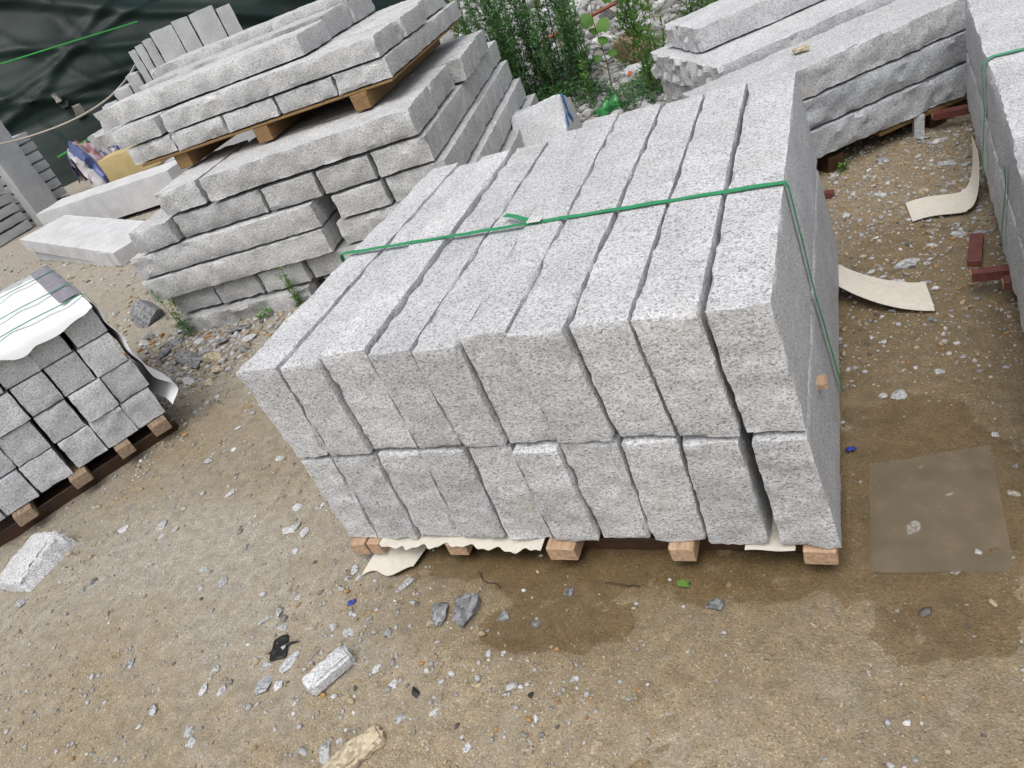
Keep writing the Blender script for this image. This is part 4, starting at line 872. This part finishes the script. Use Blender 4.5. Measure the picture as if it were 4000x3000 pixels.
for k in range(95):
    y = 4.75 + 4.8 * rb.random(); x = -.15 - (y - 4) * .33 + rb.uniform(-.75, .75) * (1 + (y - 4.9) * .25); sz = rb.uniform(.16, .42) * (1 if y > 5.6 else .6)
    rock(x, y, (sz * rb.uniform(.8, 1.3), sz * rb.uniform(.7, 1.1), sz * rb.uniform(.5, .9)), 700 + k, G_RUB if rb.random() > .2 else G_SAWN, 'pale granite rubble boulder in the heap behind the weeds', rb.uniform(-1.5, 1.5), .25, 'rubble boulders behind the weeds', 'rubble_boulder', sub=2, cat='boulder', tilt=(rb.uniform(-.4, .4), rb.uniform(-.4, .4)))
rock(-.13, 4.62, (.30, .24, .30), 801, G_BROWN, 'round brown boulder behind the central stack', .4, .12, None, 'brown_boulder', 3, True, cat='boulder')
# blue marked stone
BS = Frame(-.45, 2.80, .36)
C8 = [[[(.0, .0, .0), (.05, .20, .27)], [(.0, .5, .0), (.05, .46, .24)]], [[(.33, .0, .0), (.36, .19, .315)], [(.44, .42, .0), (.42, .40, .22)]]]
o = block(BS, 'blue_marked_stone', 0, .4, .0, .4, .0, .30, G_SQ, 'pale stone block with blue paint marks between the tall and central stacks', None, (.008, .006, .012, .01, .004, .012), .022, .008, 'stone block', C8=C8, bulge=.1)
A_ = np.array(C8).reshape(2, 2, 2, 3)[1].astype(float) - np.array([.2, .2, 0]); nrm = np.cross(A_[1, 0] - A_[0, 0], A_[0, 1] - A_[0, 0]); nrm /= np.linalg.norm(nrm)
for k, poly in enumerate(([(.10, .97), (.20, .95), (.34, .62), (.50, .50), (.46, .42), (.26, .60)], [(.03, .60), (.11, .66), (.13, .44), (.05, .42)])):
    V = []
    for off_ in (.005, .0):
        for a, b in poly: V.append(tuple((A_[0, 0] * (1 - a) + A_[1, 0] * a) * (1 - b) + (A_[0, 1] * (1 - a) + A_[1, 1] * a) * b + nrm * (off_ + .001)))
    m_ = len(poly); F = [tuple(range(m_)), tuple(range(2 * m_ - 1, m_ - 1, -1))] + [(i, i + m_, (i + 1) % m_ + m_, (i + 1) % m_) for i in range(m_)]
    link('paint_mark', mesh('paint', V, F), plain('blue_paint', (.03, .14, .36), .6, .2), o)
# bag, rods, orange scraps, rotten wood
def bag(s, t):
    n = float(vn(np.array([[s * 3, t * 3, .7]]), 2.2, 88)[0]); th_ = t * math.pi
    return (-.14 + .13 * s - .04 * math.cos(th_), 3.50 + .08 * s + .05 * math.cos(th_) * (1 + n), max(.012, (.01 + .055 * math.sin(th_) * (1 + .7 * n) * (.4 + s))))
V, F = sheet(bag, 14, 14, .001); tag(link('plastic_bag', mesh_np('bag', V, F, 40), GREENBAG), 'crumpled bright green plastic bag behind the central stack', 'plastic bag')
V, F = tube([(-1.05, 5.30, .20), (.05, 5.45, .36)], .016, 6); tag(link('rusty_rod', mesh('rod', V, F, 60), RUST), 'rusty red rod lying across the rubble behind the weeds', 'rod')
for k, (x, y, z, L, a) in enumerate(((-2.9, 8.6, .60, .55, .5), (-2.35, 8.9, .66, .7, .3), (-2.0, 9.6, .78, .9, .35))):
    stick('rotten_plank', (x, y, z), (x + L * math.cos(a), y + L * math.sin(a), z + .05), .12, .07, BARK, ['left', 'middle', 'right'][k] + ' orange rotten plank in the rubble behind the weeds', 'plank')
rock(-.02, 4.05, (.035, .03, .04), 811, ORANGE, 'small orange scrap on the rubble behind the central stack', 0, 0, None, 'orange_scrap', z=gh(-.02, 4.05) + .05, cat='scrap')

TWIG = plain('dark_twig', (.05, .035, .02), .7, .3)
for k, (x, y, nseg, L, a0, lab) in enumerate(((.40, -.035, 9, .11, -1.3, 'thin brown root thread on the wet sand before the central stack'), (.74, -.055, 7, .10, .2, 'dark wet twig lying in the puddle before the central stack'), (.035, -.330, 4, .055, 1.1, 'dry straw stem on the sand beside the oblong chunk'), (1.50, 1.26, 6, .09, -.7, 'curved dry stem on the gravel between the right hand stacks'))):
    r = random.Random(900 + k); p = [x, y]; pts = []
    for i in range(nseg):
        pts.append((p[0], p[1], max(gh(p[0], p[1]), WATER_Z) + .003)); a0 += r.uniform(-.7, .7) if k != 2 else r.uniform(-.1, .1); p[0] += L / nseg * math.cos(a0); p[1] += L / nseg * math.sin(a0)
    V, F = tube(smooth_path(pts, 4), .0016, 5); tag(link('twig', mesh('twig', V, F, 60), TWIG if k < 2 else CABLE), lab, 'twig')
# ------------------------------------------------------------------ gravel
def gravel_mat():
    m, nd, lk, b = new_mat('mixed_gravel'); at = nd.new('ShaderNodeAttribute'); at.attribute_name = 'tint'
    tc = nd.new('ShaderNodeTexCoord'); n = nd.new('ShaderNodeTexNoise'); n.inputs['Scale'].default_value = 300; lk.new(tc.outputs['Object'], n.inputs['Vector'])
    r = ramp(nd, [(.3, .65), (.7, 1.2)]); lk.new(n.outputs[0], r.inputs[0]); c = mixc(nd, lk, 1.0, at.outputs['Color'], r.outputs[0], 'MULTIPLY'); lk.new(c, b.inputs['Base Color']); b.inputs['Roughness'].default_value = .85; b.inputs['Specular IOR Level'].default_value = .25
    return m
GR = np.random.default_rng(21)
def scatter(n, x0, x1, y0, y1, smin, smax, pw, dfun):
    X = GR.uniform(x0, x1, n * 3); Y = GR.uniform(y0, y1, n * 3)
    keep = GR.random(n * 3) < dfun(X, Y); X, Y = X[keep][:n], Y[keep][:n]
    S = smin * (smax / smin) ** (GR.random(len(X)) ** pw); return X, Y, S
den = lambda x, y: np.clip(.42 + .9 * fbm(np.stack([x, y, 0 * x], 1), 3.0, 55, 3) - .45 * puddle_depth(x, y), .05, 1)
parts = [scatter(650, -1.7, 1.6, -.75, .9, .010, .026, 1.6, lambda x, y: den(x, y) ** 2), scatter(9500, -1.7, 1.75, -.75, .9, .0032, .015, 2.6, den), scatter(4500, -2.9, -.0, .5, 2.6, .005, .03, 2.2, den), scatter(4200, 1.2, 1.72, .6, 2.4, .004, .022, 1.9, lambda x, y: np.clip(.4 + .5 * (y - .6), 0, 1)), scatter(2600, -2.4, -1.2, .9, 1.75, .006, .045, 2.0, lambda x, y: np.clip(1.2 - ell(x, y, -1.8, 1.3, .55, .4), 0, 1)), scatter(3000, -7, -2.2, 1.0, 5, .01, .05, 2.4, den), scatter(4200, -1.6, .7, 3.3, 5.6, .02, .11, 1.7, lambda x, y: np.ones_like(x)), scatter(3500, -4, .8, 5.4, 9.5, .04, .2, 1.7, lambda x, y: np.ones_like(x))]
X = np.concatenate([p[0] for p in parts]); Y = np.concatenate([p[1] for p in parts]); Sz = np.concatenate([p[2] for p in parts]); n = len(X)
FARG = Y > 3.2
pal = np.array([(.44, .44, .43), (.36, .36, .36), (.55, .55, .54), (.33, .27, .18), (.38, .31, .21), (.38, .23, .10), (.13, .12, .11), (.27, .26, .24)])
pi = GR.choice(len(pal), n, p=[.24, .18, .09, .16, .14, .05, .04, .10]); cl = pal[pi] * GR.uniform(.75, 1.12, (n, 1)); cl[FARG] = cl[FARG].mean(1, keepdims=True) * np.array([1.05, 1.05, 1.04])
Z = ghv(X, Y)
base = IV1[None] * (1 + .0 * GR.random((n, 1, 1))) + GR.normal(scale=.17, size=(n, 12, 3))
sc = np.stack([GR.uniform(.75, 1.35, n), GR.uniform(.6, 1.0, n), GR.uniform(.35, .7, n)], 1) * Sz[:, None] * .5
Vg = base * sc[:, None, :]; ang = GR.uniform(0, 6.28, n); ca, sa = np.cos(ang)[:, None], np.sin(ang)[:, None]
Vx = Vg[:, :, 0] * ca - Vg[:, :, 1] * sa + X[:, None]; Vy = Vg[:, :, 0] * sa + Vg[:, :, 1] * ca + Y[:, None]; Vz = Vg[:, :, 2] + (Z + sc[:, 2] * .35)[:, None]
Vg = np.stack([Vx, Vy, Vz], 2).reshape(-1, 3); Fg = (IF1[None] + (np.arange(n) * 12)[:, None, None]).reshape(-1, 3)
me = mesh_np('gravel', Vg, Fg); at = me.attributes.new('tint', 'FLOAT_COLOR', 'POINT')
at.data.foreach_set('color', np.concatenate([np.repeat(cl, 12, 0), np.ones((n * 12, 1))], 1).astype(np.float32).ravel())
tag(link('gravel', me, gravel_mat()), 'mixed grey and tan gravel strewn over the sand', None, None, 'stuff')
